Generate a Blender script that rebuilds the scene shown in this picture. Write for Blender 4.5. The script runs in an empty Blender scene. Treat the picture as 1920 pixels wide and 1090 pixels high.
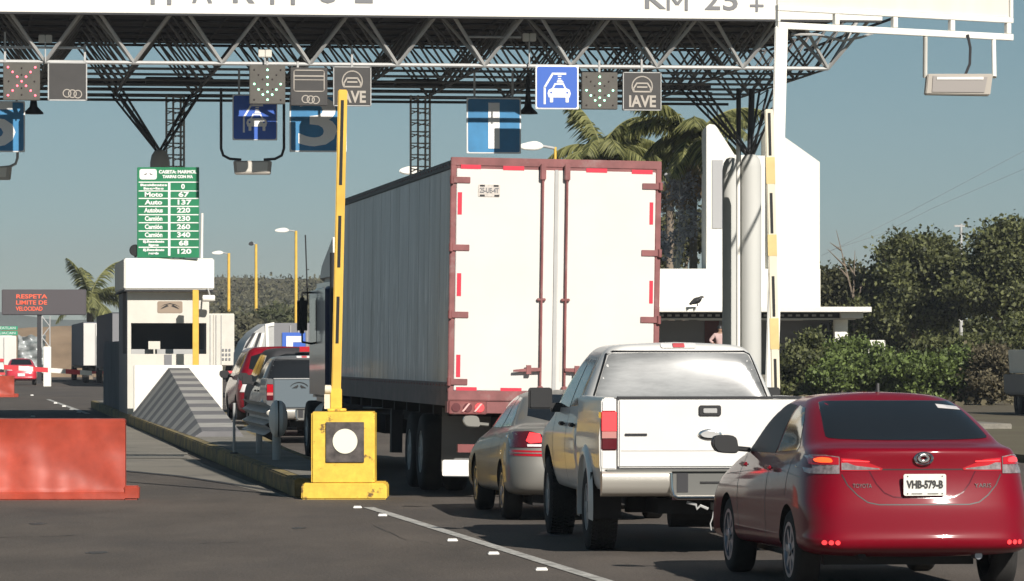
import bpy, bmesh, math, random
import numpy as np
from mathutils import Vector, Matrix
from mathutils.bvhtree import BVHTree
from math import radians as R, sin, cos, pi, tan
SC = bpy.context.scene
COL = SC.collection
random.seed(7); RNG = np.random.default_rng(11)

# ------------------------------------------------------------------ camera, sky, sun, exposure
FPX, CX, HY, EYE = 8000.0, 960.0, 662.0, 1.8      # the photo is 1920 wide; the horizon lies on row 662
cam_d = bpy.data.cameras.new('camera'); cam = bpy.data.objects.new('camera', cam_d); COL.objects.link(cam)
cam.location = (0, 0, EYE); cam.rotation_euler = (R(90), 0, 0)
cam_d.sensor_width = 36; cam_d.lens = 36*FPX/1920
cam_d.shift_y = (HY-545)/1920
cam_d.clip_start = 0.5; cam_d.clip_end = 6000
SC.camera = cam
SUN_EL, SUN_AZ = R(32), R(26)                     # behind the camera, AZ to its right
sdir = Vector((sin(SUN_AZ)*cos(SUN_EL), -cos(SUN_AZ)*cos(SUN_EL), sin(SUN_EL)))
wd = bpy.data.worlds.new('World'); SC.world = wd; wd.use_nodes = True
nt = wd.node_tree; nt.nodes.clear()
sky = nt.nodes.new('ShaderNodeTexSky'); sky.sky_type = 'NISHITA'; sky.sun_disc = False
sky.sun_elevation = SUN_EL; sky.sun_rotation = math.atan2(sdir.x, sdir.y)
sky.altitude = 0; sky.air_density = 0.8; sky.dust_density = 0.1; sky.ozone_density = 5.0
hs = nt.nodes.new('ShaderNodeHueSaturation'); hs.inputs['Saturation'].default_value = 0.88; hs.inputs['Hue'].default_value = 0.47
hs.inputs['Value'].default_value = 0.59
bg = nt.nodes.new('ShaderNodeBackground'); bg.inputs['Strength'].default_value = 0.055
wo = nt.nodes.new('ShaderNodeOutputWorld')
nt.links.new(sky.outputs[0], hs.inputs['Color']); nt.links.new(hs.outputs[0], bg.inputs[0]); nt.links.new(bg.outputs[0], wo.inputs[0])
sl = bpy.data.lights.new('sun', 'SUN'); sl.energy = 4.3; sl.angle = R(0.55); sl.color = (1.0, 0.94, 0.86)
so = bpy.data.objects.new('sun', sl); COL.objects.link(so)
so.rotation_euler = (-sdir).to_track_quat('-Z', 'Y').to_euler()
vs = SC.view_settings; vs.view_transform = 'Standard'; vs.look = 'None'; vs.exposure = 0.5; vs.gamma = 1.0

def X(px, Y): return (px-CX)/FPX*Y
def Z(py, Y): return EYE-(py-HY)/FPX*Y
def GY(py, z=0.0): return (EYE-z)*FPX/(py-HY)
def P(px, py, Y): return Vector((X(px, Y), Y, Z(py, Y)))

# ------------------------------------------------------------------ materials
def mat(name, col, rough=0.6, metal=0.0, var=0.0, vscale=3.0, col2=None, bump=0.0, bscale=40.0, coat=0.0,
        emit=0.0, spec=0.5, stretch=(1, 1, 1), dirt=None, dscale=4.0, dlo=0.55, dhi=0.7, island=False, trans=0.0, leaf=0.0, detail=6, bdist=.02, bdet=5):
    m = bpy.data.materials.new(name); m.use_nodes = True
    n, l = m.node_tree.nodes, m.node_tree.links
    b = n['Principled BSDF']
    b.inputs['Roughness'].default_value = rough; b.inputs['Metallic'].default_value = metal
    b.inputs['Specular IOR Level'].default_value = spec
    b.inputs['Coat Weight'].default_value = coat; b.inputs['Coat Roughness'].default_value = 0.06
    c4 = (*col, 1)
    b.inputs['Base Color'].default_value = c4
    if trans: b.inputs['Transmission Weight'].default_value = trans
    if emit:
        b.inputs['Emission Color'].default_value = c4; b.inputs['Emission Strength'].default_value = emit
    if var or col2 or dirt or bump:
        tc = n.new('ShaderNodeTexCoord'); mp = n.new('ShaderNodeMapping'); mp.inputs['Scale'].default_value = stretch
        l.new(tc.outputs['Object'], mp.inputs[0])
    out = None
    if var or col2:
        if island:
            gi = n.new('ShaderNodeNewGeometry'); fac = gi.outputs['Random Per Island']
        else:
            nz = n.new('ShaderNodeTexNoise'); nz.inputs['Scale'].default_value = vscale; nz.inputs['Detail'].default_value = detail
            nz.inputs['Roughness'].default_value = 0.6
            l.new(mp.outputs[0], nz.inputs['Vector']); fac = nz.outputs[0]
        cr = n.new('ShaderNodeValToRGB')
        if not island: cr.color_ramp.elements[0].position = 0.32; cr.color_ramp.elements[1].position = 0.68
        a = tuple(max(0, c*(1-var)) for c in col); z = col2 or tuple(min(1, c*(1+var)) for c in col)
        cr.color_ramp.elements[0].color = (*a, 1); cr.color_ramp.elements[1].color = (*z, 1)
        l.new(fac, cr.inputs[0]); out = cr.outputs[0]
    if dirt:
        nd = n.new('ShaderNodeTexNoise'); nd.inputs['Scale'].default_value = dscale; nd.inputs['Detail'].default_value = 8
        nd.inputs['Roughness'].default_value = 0.7
        l.new(mp.outputs[0], nd.inputs['Vector'])
        rp = n.new('ShaderNodeValToRGB'); rp.color_ramp.elements[0].position = dlo; rp.color_ramp.elements[1].position = dhi
        l.new(nd.outputs[0], rp.inputs[0])
        mx = n.new('ShaderNodeMix'); mx.data_type = 'RGBA'
        l.new(rp.outputs[0], mx.inputs[0])
        if out: l.new(out, mx.inputs[6])
        else: mx.inputs[6].default_value = c4
        mx.inputs[7].default_value = (*dirt, 1); out = mx.outputs[2]
    if out: l.new(out, b.inputs['Base Color'])
    if leaf and out:
        tb = n.new('ShaderNodeBsdfTranslucent'); l.new(out, tb.inputs[0]); ms = n.new('ShaderNodeMixShader'); ms.inputs[0].default_value = leaf
        l.new(b.outputs[0], ms.inputs[1]); l.new(tb.outputs[0], ms.inputs[2]); l.new(ms.outputs[0], n['Material Output'].inputs[0])
    if bump:
        nb = n.new('ShaderNodeTexNoise'); nb.inputs['Scale'].default_value = bscale; nb.inputs['Detail'].default_value = bdet
        l.new(mp.outputs[0], nb.inputs['Vector'])
        bp = n.new('ShaderNodeBump'); bp.inputs['Strength'].default_value = bump; bp.inputs['Distance'].default_value = bdist
        l.new(nb.outputs[0], bp.inputs['Height']); l.new(bp.outputs[0], b.inputs['Normal'])
    return m

class _M(dict):
    def __missing__(s, k): return k
M = _M()
M['asphalt'] = mat('asphalt', (0.090, 0.074, 0.060), 0.9, var=0.22, vscale=0.45, bump=0.5, bscale=30, dirt=(0.055, 0.048, 0.044), dscale=0.28, dlo=0.46, dhi=0.80, stretch=(1.3, .5, 1))
M['concrete'] = mat('concrete', (0.20, 0.185, 0.155), 0.9, var=0.18, vscale=0.8, bump=0.2, bscale=12, dirt=(0.12, 0.11, 0.1), dscale=1.5)
M['kerb_paint'] = mat('kerb_paint', (0.24, 0.185, 0.07), 0.85, var=0.3, vscale=2.5, bump=0.3, bscale=10, dirt=(0.10, 0.085, 0.06), dscale=1.8, dlo=0.45, dhi=0.62)
M['road_paint'] = mat('road_paint', (0.42, 0.41, 0.38), 0.8, var=0.2, vscale=4, dirt=(0.12, 0.11, 0.1), dscale=5, dlo=0.52, dhi=0.66)
M['stud'] = mat('stud', (0.85, 0.84, 0.8), 0.4)
M['earth'] = mat('earth', (0.13, 0.095, 0.06), 0.95, var=0.35, vscale=0.12, col2=(0.12, 0.11, 0.06), bump=0.4, bscale=3)
M['hill'] = mat('hill', (0.10, 0.10, 0.055), 1.0, var=0.3, vscale=0.05, col2=(0.16, 0.13, 0.085))
M['white_paint'] = mat('white_paint', (0.80, 0.78, 0.72), 0.55, var=0.05, vscale=1.5)
M['wall_white'] = mat('wall_white', (0.80, 0.78, 0.71), 0.8, var=0.04, vscale=0.8, dirt=(0.55, 0.52, 0.45), dscale=0.7, dlo=0.62, dhi=0.85)
M['cream'] = mat('cream', (0.62, 0.59, 0.52), 0.6, var=0.06, vscale=2)
M['white_panel'] = mat('white_panel', (0.66, 0.64, 0.60), 0.45, var=0.04, vscale=1.0, dirt=(0.55, 0.50, 0.42), dscale=0.9, dlo=0.66, dhi=0.9)
M['steel_grey'] = mat('steel_grey', (0.42, 0.42, 0.41), 0.5, metal=0.0, var=0.1, vscale=2)
M['steel_dark'] = mat('steel_dark', (0.035, 0.035, 0.038), 0.6, var=0.3, vscale=1)
M['roof_dark'] = mat('roof_dark', (0.055, 0.047, 0.045), 0.8, var=0.2, vscale=0.6)
M['column_grey'] = mat('column_grey', (0.50, 0.50, 0.47), 0.7, var=0.07, vscale=1.2, stretch=(1, 1, 0.2))
M['black'] = mat('black', (0.012, 0.012, 0.013), 0.5)
M['dark'] = mat('dark', (0.03, 0.03, 0.033), 0.7)
M['rubber'] = mat('rubber', (0.022, 0.021, 0.02), 0.9, var=0.3, vscale=6)
M['chassis'] = mat('chassis', (0.018, 0.017, 0.017), 0.8, var=0.4, vscale=4)
M['chrome'] = mat('chrome', (0.75, 0.75, 0.74), 0.16, metal=1.0)
M['alloy'] = mat('alloy', (0.36, 0.37, 0.40), 0.35, metal=0.8, var=0.15, vscale=8)
M['glass_dark'] = mat('glass_dark', (0.012, 0.013, 0.014), 0.07, spec=0.6)
M['glass_dust_glare'] = mat('glass_dust_glare', (0.13, 0.132, 0.13), 0.2, spec=1.0, var=0.15, vscale=1.5, stretch=(.5, 1, 2.5), dirt=(0.46, 0.465, 0.46), dscale=1.6, dlo=0.40, dhi=0.9, coat=1.0, detail=2)  # dusty glass; its pale blotches also paint in the reflected sky glare
M['red_car'] = mat('red_car', (0.185, 0.001, 0.010), 0.45, metal=0.0, spec=0.12, coat=0.55)
M['silver_car'] = mat('silver_car', (0.25, 0.24, 0.215), 0.5, metal=0.4, coat=0.25)
M['white_truck'] = mat('white_truck', (0.72, 0.705, 0.67), 0.4, coat=0.35, var=0.02)
M['white_dusty'] = mat('white_dusty', (0.50, 0.48, 0.44), 0.3, metal=0.25, coat=0.7, var=0.05)
M['tail_red'] = mat('tail_red', (0.45, 0.01, 0.02), 0.12, coat=0.6)
M['tail_dark'] = mat('tail_dark', (0.10, 0.008, 0.014), 0.12, coat=0.6)
M['tail_lit'] = mat('tail_lit', (1.0, 0.045, 0.05), 0.3, emit=0.9)
M['tail_orange'] = mat('tail_orange', (1.0, 0.10, 0.02), 0.3, emit=1.1)
M['tail_clear'] = mat('tail_clear', (0.42, 0.34, 0.33), 0.12, metal=0.5, var=0.45, vscale=22)
M['white_lens'] = mat('white_lens', (0.8, 0.76, 0.74), 0.2)
M['maroon'] = mat('maroon', (0.20, 0.055, 0.052), 0.6, var=0.2, vscale=4, dirt=(0.30, 0.17, 0.15), dscale=3)
M['trailer_frame'] = mat('trailer_frame', (0.23, 0.08, 0.078), 0.6, var=0.25, vscale=4, dirt=(0.28, 0.17, 0.16), dscale=3)
M['reflect_red'] = mat('reflect_red', (0.62, 0.03, 0.06), 0.4)
M['yellow'] = mat('yellow', (0.78, 0.50, 0.06), 0.6, var=0.1, vscale=2.5, dirt=(0.16, 0.09, 0.03), dscale=5, dlo=0.57, dhi=0.64)
M['yellow_post'] = mat('yellow_post', (0.72, 0.45, 0.07), 0.5, var=0.12, vscale=2.5)
M['cream_post'] = mat('cream_post', (0.72, 0.66, 0.52), 0.5, var=0.1, vscale=2)
M['orange_plastic'] = mat('orange_plastic', (0.39, 0.058, 0.032), 0.38, var=0.18, vscale=1.8, bump=0.7, bscale=2.3, dirt=(0.41, 0.078, 0.048), dscale=1.6, dlo=0.5, dhi=0.72, bdist=.10, bdet=0.6)
M['sign_blue'] = mat('sign_blue', (0.035, 0.12, 0.50), 0.5)
M['sign_blue_dull'] = mat('sign_blue_dull', (0.035, 0.20, 0.40), 0.55, var=0.15, vscale=2)
M['sign_white'] = mat('sign_white', (0.8, 0.8, 0.78), 0.5)
M['sign_green'] = mat('sign_green', (0.02, 0.20, 0.09), 0.4, var=0.15, vscale=2)
M['signal_face'] = mat('signal_face', (0.085, 0.078, 0.066), 0.6, var=0.15, vscale=3)
M['signal_dark'] = mat('signal_dark', (0.04, 0.037, 0.035), 0.5, var=0.15, vscale=3)
M['signal_ink'] = mat('signal_ink', (0.42, 0.38, 0.33), 0.6)
M['led_red'] = mat('led_red', (1.0, 0.10, 0.14), 0.4, emit=3)
M['led_green'] = mat('led_green', (0.35, 1.0, 0.60), 0.4, emit=2.6)
M['led_off'] = mat('led_off', (0.03, 0.02, 0.02), 0.4)
M['led_orange'] = mat('led_orange', (0.75, 0.12, 0.06), 0.4, emit=0.3)
M['barrier_red'] = mat('barrier_red', (0.62, 0.05, 0.06), 0.5)
M['navy'] = mat('navy', (0.03, 0.05, 0.12), 0.3, coat=0.5)
M['lamp_box'] = mat('lamp_box', (0.42, 0.38, 0.33), 0.6)
M['trunk'] = mat('trunk', (0.20, 0.16, 0.12), 0.95, var=0.3, vscale=3, bump=0.4, bscale=12)
M['leaf_dark'] = mat('leaf_dark', (0.04, 0.055, 0.02), 0.65, var=0.5, col2=(0.19, 0.205, 0.075), island=True, leaf=.35)
M['leaf_hedge'] = mat('leaf_hedge', (0.05, 0.075, 0.02), 0.6, var=0.5, col2=(0.20, 0.27, 0.07), island=True, leaf=.35)
M['leaf_dry'] = mat('leaf_dry', (0.10, 0.085, 0.05), 0.8, var=0.3, col2=(0.20, 0.17, 0.10), island=True, leaf=.35)
M['leaf_olive'] = mat('leaf_olive', (0.06, 0.065, 0.03), 0.8, var=0.4, col2=(0.15, 0.15, 0.065), island=True, leaf=.35)
M['leaf_silver'] = mat('leaf_silver', (0.34, 0.34, 0.37), 0.7, var=0.4, col2=(0.5, 0.5, 0.52), island=True, leaf=.35)
M['palm'] = mat('palm', (0.12, 0.15, 0.05), 0.5, var=0.5, col2=(0.40, 0.40, 0.16), island=True, leaf=.45)
M['palm_dry'] = mat('palm_dry', (0.24, 0.17, 0.10), 0.8, var=0.3, col2=(0.42, 0.31, 0.19), island=True, leaf=.35)
M['grey_truck'] = mat('grey_truck', (0.10, 0.105, 0.11), 0.45, coat=0.4, var=0.08)
M['silver_tarp'] = mat('silver_tarp', (0.24, 0.28, 0.28), 0.4, metal=0.2, var=0.4, col2=(0.5, 0.52, 0.52), vscale=1.1, stretch=(0.5, 1, 2.4), detail=2)
M['grey_wall'] = mat('grey_wall', (0.20, 0.20, 0.21), 0.8)
M['vms_grey'] = mat('vms_grey', (0.085, 0.075, 0.08), 0.7)

# side skin of the long trailer: dull grey panels with vertical streaks
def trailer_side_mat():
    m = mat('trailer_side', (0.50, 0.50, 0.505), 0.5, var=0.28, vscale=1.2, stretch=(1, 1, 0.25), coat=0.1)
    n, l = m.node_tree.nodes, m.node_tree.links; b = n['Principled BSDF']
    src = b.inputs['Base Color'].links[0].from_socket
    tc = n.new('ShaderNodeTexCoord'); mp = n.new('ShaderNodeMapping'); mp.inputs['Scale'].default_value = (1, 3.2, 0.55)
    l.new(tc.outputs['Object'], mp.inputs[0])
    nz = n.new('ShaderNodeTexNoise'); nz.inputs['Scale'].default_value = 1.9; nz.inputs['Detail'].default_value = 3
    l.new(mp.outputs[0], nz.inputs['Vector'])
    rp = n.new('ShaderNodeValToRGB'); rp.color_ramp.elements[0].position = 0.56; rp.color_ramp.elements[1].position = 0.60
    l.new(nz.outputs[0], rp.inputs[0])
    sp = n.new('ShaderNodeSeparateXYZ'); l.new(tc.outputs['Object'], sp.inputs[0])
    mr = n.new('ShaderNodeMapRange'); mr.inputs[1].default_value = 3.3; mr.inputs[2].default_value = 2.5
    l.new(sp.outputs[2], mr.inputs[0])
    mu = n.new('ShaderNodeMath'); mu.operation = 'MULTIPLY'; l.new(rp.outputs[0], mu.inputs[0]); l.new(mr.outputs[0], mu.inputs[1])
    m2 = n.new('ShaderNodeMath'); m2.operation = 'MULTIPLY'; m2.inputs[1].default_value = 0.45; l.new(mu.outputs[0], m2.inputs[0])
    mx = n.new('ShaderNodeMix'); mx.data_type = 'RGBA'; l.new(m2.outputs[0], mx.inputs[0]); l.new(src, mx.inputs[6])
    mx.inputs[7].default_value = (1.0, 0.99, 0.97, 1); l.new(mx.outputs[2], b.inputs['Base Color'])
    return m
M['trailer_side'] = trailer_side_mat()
def grain(m, scale, amt, sc=(1, 1, 1)):
    n, l = m.node_tree.nodes, m.node_tree.links; b = n['Principled BSDF']; tc = n.new('ShaderNodeTexCoord'); mp = n.new('ShaderNodeMapping'); mp.inputs['Scale'].default_value = sc; l.new(tc.outputs['Object'], mp.inputs[0])
    nz = n.new('ShaderNodeTexNoise'); nz.inputs['Scale'].default_value = scale; nz.inputs['Detail'].default_value = 2.5; nz.inputs['Roughness'].default_value = .7; l.new(mp.outputs[0], nz.inputs['Vector'])
    mr = n.new('ShaderNodeMapRange'); mr.inputs[1].default_value = .3; mr.inputs[2].default_value = .7; mr.inputs[3].default_value = 1-amt; mr.inputs[4].default_value = 1+amt; l.new(nz.outputs[0], mr.inputs[0])
    vm = n.new('ShaderNodeVectorMath'); vm.operation = 'SCALE'; l.new(mr.outputs[0], vm.inputs['Scale'])
    lk = b.inputs['Base Color'].links
    if lk: l.new(lk[0].from_socket, vm.inputs[0])
    else: vm.inputs[0].default_value = b.inputs['Base Color'].default_value[:3]
    l.new(vm.outputs[0], b.inputs['Base Color'])
grain(M['asphalt'], 28, .30); grain(M['asphalt'], 1.1, .10, (1.2, .25, 1)); grain(M['concrete'], 20, .2); grain(M['kerb_paint'], 9, .35); grain(M['yellow'], 9, .12); grain(M['road_paint'], 25, .3); grain(M['orange_plastic'], 5, .10)
def stripe_mat(name, c1, c2, period, duty=0.5):
    m = mat(name, c1, 0.75); n, l = m.node_tree.nodes, m.node_tree.links; b = n['Principled BSDF']
    tc = n.new('ShaderNodeTexCoord'); sp = n.new('ShaderNodeSeparateXYZ'); l.new(tc.outputs['Object'], sp.inputs[0])
    d = n.new('ShaderNodeMath'); d.operation = 'DIVIDE'; d.inputs[1].default_value = period; l.new(sp.outputs[1], d.inputs[0])
    f = n.new('ShaderNodeMath'); f.operation = 'FRACT'; l.new(d.outputs[0], f.inputs[0])
    g = n.new('ShaderNodeMath'); g.operation = 'GREATER_THAN'; g.inputs[1].default_value = duty; l.new(f.outputs[0], g.inputs[0])
    nz = n.new('ShaderNodeTexNoise'); nz.inputs['Scale'].default_value = 2.5; nz.inputs['Detail'].default_value = 6; l.new(tc.outputs['Object'], nz.inputs['Vector'])
    mx = n.new('ShaderNodeMix'); mx.data_type = 'RGBA'; l.new(g.outputs[0], mx.inputs[0]); mx.inputs[6].default_value = (*c1, 1); mx.inputs[7].default_value = (*c2, 1)
    m2 = n.new('ShaderNodeMix'); m2.data_type = 'RGBA'; m2.blend_type = 'MULTIPLY'; m2.inputs[0].default_value = 0.45
    l.new(mx.outputs[2], m2.inputs[6]); l.new(nz.outputs[0], m2.inputs[7]); l.new(m2.outputs[2], b.inputs['Base Color'])
    return m
M['chevron'] = stripe_mat('chevron', (0.47, 0.455, 0.42), (0.20, 0.195, 0.20), 2.9)

# ------------------------------------------------------------------ mesh helpers
class MB:
    def __init__(s): s.v = []; s.f = []; s.m = []; s.cur = 0
    def add(s, vs_, fs_):
        o = len(s.v); s.v += [tuple(v) for v in vs_]
        for f in fs_: s.f.append(tuple(i+o for i in f)); s.m.append(s.cur)
    def box(s, x0, x1, y0, y1, z0, z1, T=None):
        vs_ = [Vector(p) for p in ((x0,y0,z0),(x1,y0,z0),(x1,y1,z0),(x0,y1,z0),(x0,y0,z1),(x1,y0,z1),(x1,y1,z1),(x0,y1,z1))]
        if T: vs_ = [T @ v for v in vs_]
        s.add(vs_, [(0,3,2,1),(4,5,6,7),(0,1,5,4),(1,2,6,5),(2,3,7,6),(3,0,4,7)]); return s
    def tube(s, p0, p1, r, n=8, r1=None, cap=True):
        p0 = Vector(p0); p1 = Vector(p1); d = (p1-p0)
        if d.length < 1e-6: return s
        d.normalize(); a = d.orthogonal().normalized(); b = d.cross(a); r1 = r if r1 is None else r1
        vs_ = []
        for p, rr in ((p0, r), (p1, r1)):
            for k in range(n):
                t = 2*pi*(k+.5)/n; vs_.append(p+a*cos(t)*rr+b*sin(t)*rr)
        fs_ = [(k, (k+1)%n, n+(k+1)%n, n+k) for k in range(n)]
        if cap: fs_ += [tuple(range(n-1, -1, -1)), tuple(range(n, 2*n))]
        s.add(vs_, fs_); return s
    def path(s, pts, r, n=8, radii=None):
        pts = [Vector(p) for p in pts]; rings = []
        for i, p in enumerate(pts):
            d = (pts[min(i+1, len(pts)-1)]-pts[max(i-1, 0)]).normalized()
            if i == 0: a = d.orthogonal().normalized()
            else: a = (a-d*a.dot(d)).normalized()
            b = d.cross(a); rr = radii[i] if radii else r
            rings.append([p+a*cos(2*pi*k/n)*rr+b*sin(2*pi*k/n)*rr for k in range(n)])
        vs_ = [v for g in rings for v in g]; fs_ = []
        for i in range(len(rings)-1):
            for k in range(n): fs_.append((i*n+k, i*n+(k+1)%n, (i+1)*n+(k+1)%n, (i+1)*n+k))
        fs_ += [tuple(range(n-1, -1, -1)), tuple(range((len(rings)-1)*n, len(rings)*n))]
        s.add(vs_, fs_); return s
    def prism(s, pts, d, T=None, plane='XZ'):
        """closed outline in a plane, thickness along the third axis from d[0] to d[1]"""
        n = len(pts); vs_ = []
        for dd in d:
            for (a, b) in pts:
                v = {'XZ': Vector((a, dd, b)), 'YZ': Vector((dd, a, b)), 'XY': Vector((a, b, dd))}[plane]
                vs_.append(T @ v if T else v)
        fs_ = [tuple(range(n)), tuple(range(2*n-1, n-1, -1))]+[(k, k+n, (k+1)%n+n, (k+1)%n) for k in range(n)]
        s.add(vs_, fs_); return s
    def lathe(s, prof, c, axis='X', n=28, closed=False):
        """prof: list of (along, radius)"""
        vs_ = []
        for (a, r) in prof:
            for k in range(n):
                t = 2*pi*k/n
                o = {'X': (a, r*cos(t), r*sin(t)), 'Y': (r*cos(t), a, r*sin(t)), 'Z': (r*cos(t), r*sin(t), a)}[axis]
                vs_.append(Vector(c)+Vector(o))
        fs_ = []; m = len(prof)
        for i in range(m-1+(1 if closed else 0)):
            j = (i+1) % m
            for k in range(n): fs_.append((i*n+k, i*n+(k+1)%n, j*n+(k+1)%n, j*n+k))
        if not closed:
            fs_ += [tuple(range(n-1, -1, -1)), tuple(range((m-1)*n, m*n))]
        s.add(vs_, fs_); return s
    def build(s, name, m, parent=None, bevel=0.0, smooth=False, seg=2, fix=True):
        me = bpy.data.meshes.new(name); me.from_pydata(s.v, [], s.f)
        ms = m if isinstance(m, (list, tuple)) else [m]
        for q in ms: me.materials.append(M[q] if isinstance(q, str) else q)
        if len(ms) > 1: me.polygons.foreach_set('material_index', s.m)
        if bevel or fix:
            b = bmesh.new(); b.from_mesh(me)
            bmesh.ops.recalc_face_normals(b, faces=b.faces)
            if bevel:
                es = [e for e in b.edges if len(e.link_faces) == 2 and e.calc_face_angle(0) > 0.6]
                bmesh.ops.bevel(b, geom=es, offset=bevel, segments=seg, affect='EDGES', clamp_overlap=True)
            b.to_mesh(me); b.free()
        if smooth or bevel:
            me.polygons.foreach_set('use_smooth', [True]*len(me.polygons)); me.set_sharp_from_angle(angle=R(38))
        o = bpy.data.objects.new(name, me); COL.objects.link(o)
        if parent: o.parent = parent
        return o

def tag(o, label, cat, group=None, kind=None):
    if label: o['label'] = label
    if cat: o['category'] = cat
    if group: o['group'] = group
    if kind: o['kind'] = kind
    return o
def thing(name, label, cat, loc=(0, 0, 0), rz=0.0, group=None, ry=0.0):
    o = bpy.data.objects.new(name, None); COL.objects.link(o); o.empty_display_size = 0.3
    o.location = loc; o.rotation_euler = (0, ry, rz)
    return tag(o, label, cat, group)
def structure(o): o['kind'] = 'structure'; return o
def dup(root, loc, rz=None, label=None):
    r = root.copy(); COL.objects.link(r); r.location = loc
    if rz is not None: r.rotation_euler = (0, 0, rz)
    if label: r['label'] = label
    for ch in list(root.children):
        c = ch.copy(); COL.objects.link(c); c.parent = r
        for g in list(ch.children):
            d = g.copy(); COL.objects.link(d); d.parent = c
    return r
def text(name, s, size, m, parent, loc, ext=0.004, width=None, bold=0.0, rot=(pi/2, 0, 0), align='CENTER', spacing=1.0):
    cu = bpy.data.curves.new(name, 'FONT'); cu.body = s; cu.size = size; cu.extrude = ext; cu.align_x = align; cu.align_y = 'CENTER'
    cu.offset = bold; cu.space_character = spacing; cu.resolution_u = 3
    t = bpy.data.objects.new('t', cu); COL.objects.link(t)
    bpy.context.view_layer.update()
    me = bpy.data.meshes.new_from_object(t.evaluated_get(bpy.context.evaluated_depsgraph_get()))
    bpy.data.objects.remove(t); bpy.data.curves.remove(cu)
    if width:
        xs = [v.co.x for v in me.vertices]; k = width/(max(xs)-min(xs))
        for v in me.vertices: v.co.x *= k
    me.name = name; me.materials.clear(); me.materials.append(M[m])
    o = bpy.data.objects.new(name, me); COL.objects.link(o); o.location = loc; o.rotation_euler = rot; o.parent = parent
    return o
def apply_mods(o):
    bpy.context.view_layer.update()
    me = bpy.data.meshes.new_from_object(o.evaluated_get(bpy.context.evaluated_depsgraph_get()))
    old = o.data; o.modifiers.clear(); o.data = me; me.name = old.name
    return o
def rrect(x0, x1, z0, z1, r, n=5):
    pts = []
    for cx_, cz_, a0 in ((x1-r, z1-r, 0), (x0+r, z1-r, pi/2), (x0+r, z0+r, pi), (x1-r, z0+r, 1.5*pi)):
        for k in range(n+1):
            a = a0+pi/2*k/n; pts.append((cx_+r*cos(a), cz_+r*sin(a)))
    return pts
def disc(cx_, cz_, r, n=24): return [(cx_+r*cos(2*pi*k/n), cz_+r*sin(2*pi*k/n)) for k in range(n)]
def smooth_poly(pts, it=2):
    for _ in range(it):
        q = []
        for i in range(len(pts)):
            a, b = pts[i], pts[(i+1) % len(pts)]
            q += [(a[0]*.8+b[0]*.2, a[1]*.8+b[1]*.2), (a[0]*.2+b[0]*.8, a[1]*.2+b[1]*.8)]
        pts = q
    return pts

# layered body: every layer is a rounded plan outline; layers are stacked and smoothed
def outline(hw, yr, yf, rx, ry, bow):
    h = []
    xs = hw-rx
    for f in (0, .35, .7): h.append((xs*f, yr+bow*(xs*f/hw)**2))
    for k in range(5):
        a = pi/2*k/4; y0 = yr+bow*(xs/hw)**2
        h.append((xs+rx*sin(a), y0+ry*(1-cos(a))))
    ya = h[-1][1]; yb = yf-ry*0.9
    for f in (.15, .35, .5, .65, .85): h.append((hw, ya+(yb-ya)*f))
    for k in range(5):
        a = pi/2*k/4
        h.append((xs+rx*cos(a), yb+(yf-yb)*sin(a)))
    for f in (.7, .35, 0): h.append((xs*f, yf))
    return h
def layered(name, layers, m, parent=None, sub=2, arches=(), zc=None):
    rings = []
    for L in layers:
        zr, zf, hw, yr, yf = L[:5]; rx = L[5] if len(L) > 5 else .18; ry = L[6] if len(L) > 6 else .22; bow = L[7] if len(L) > 7 else .06
        h = outline(hw, yr, yf, rx, ry, bow); cr = L[8] if len(L) > 8 else 0
        full = h+[(-x, y) for (x, y) in reversed(h[1:-1])]
        y0, y1 = 0.0, 4.5
        rings.append([(x, y, zr+(zf-zr)*((y-y0)/(y1-y0))+cr*(1-(x/hw)**2)) for (x, y) in full])
    n = len(rings[0]); V_ = [p for r_ in rings for p in r_]; F_ = []
    for i in range(len(rings)-1):
        for k in range(n): F_.append((i*n+k, i*n+(k+1)%n, (i+1)*n+(k+1)%n, (i+1)*n+k))
    H = n//2                                                      # strip caps between left and right halves
    for base, top in ((0, False), ((len(rings)-1)*n, True)):
        for k in range(H):
            a, b, c, d = k, k+1, (n-k-1) % n, (n-k) % n
            q = [a, b, c, d]
            if k == 0: q = [0, 1, n-1]
            if k == H-1: q = [k, k+1, n-k]
            q = [base+i for i in q]
            F_.append(tuple(q) if top else tuple(reversed(q)))
    me = bpy.data.meshes.new(name); me.from_pydata(V_, [], F_); me.materials.append(M[m]); me.materials.append(M['chassis'])
    b = bmesh.new(); b.from_mesh(me); bmesh.ops.recalc_face_normals(b, faces=b.faces); b.to_mesh(me); b.free()
    o = bpy.data.objects.new(name, me); COL.objects.link(o)
    if sub:
        s = o.modifiers.new('s', 'SUBSURF'); s.levels = sub; s.render_levels = sub
        apply_mods(o)
    bv = BVHTree.FromPolygons([v.co.copy() for v in o.data.vertices], [tuple(p.vertices) for p in o.data.polygons])
    for (yc, z0, r_, x0, x1) in arches:
        cb = MB(); cb.lathe([(x0, r_), (x1, r_)], (0, yc, z0), 'X', 40)
        c = cb.build('c', 'chassis')
        md = o.modifiers.new('b', 'BOOLEAN'); md.operation = 'DIFFERENCE'; md.object = c; md.solver = 'EXACT'; md.material_mode = 'TRANSFER'
        apply_mods(o); bpy.data.objects.remove(c)
    o.data.polygons.foreach_set('use_smooth', [True]*len(o.data.polygons)); o.data.set_sharp_from_angle(angle=R(50))
    if parent: o.parent = parent
    return o, bv
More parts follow.
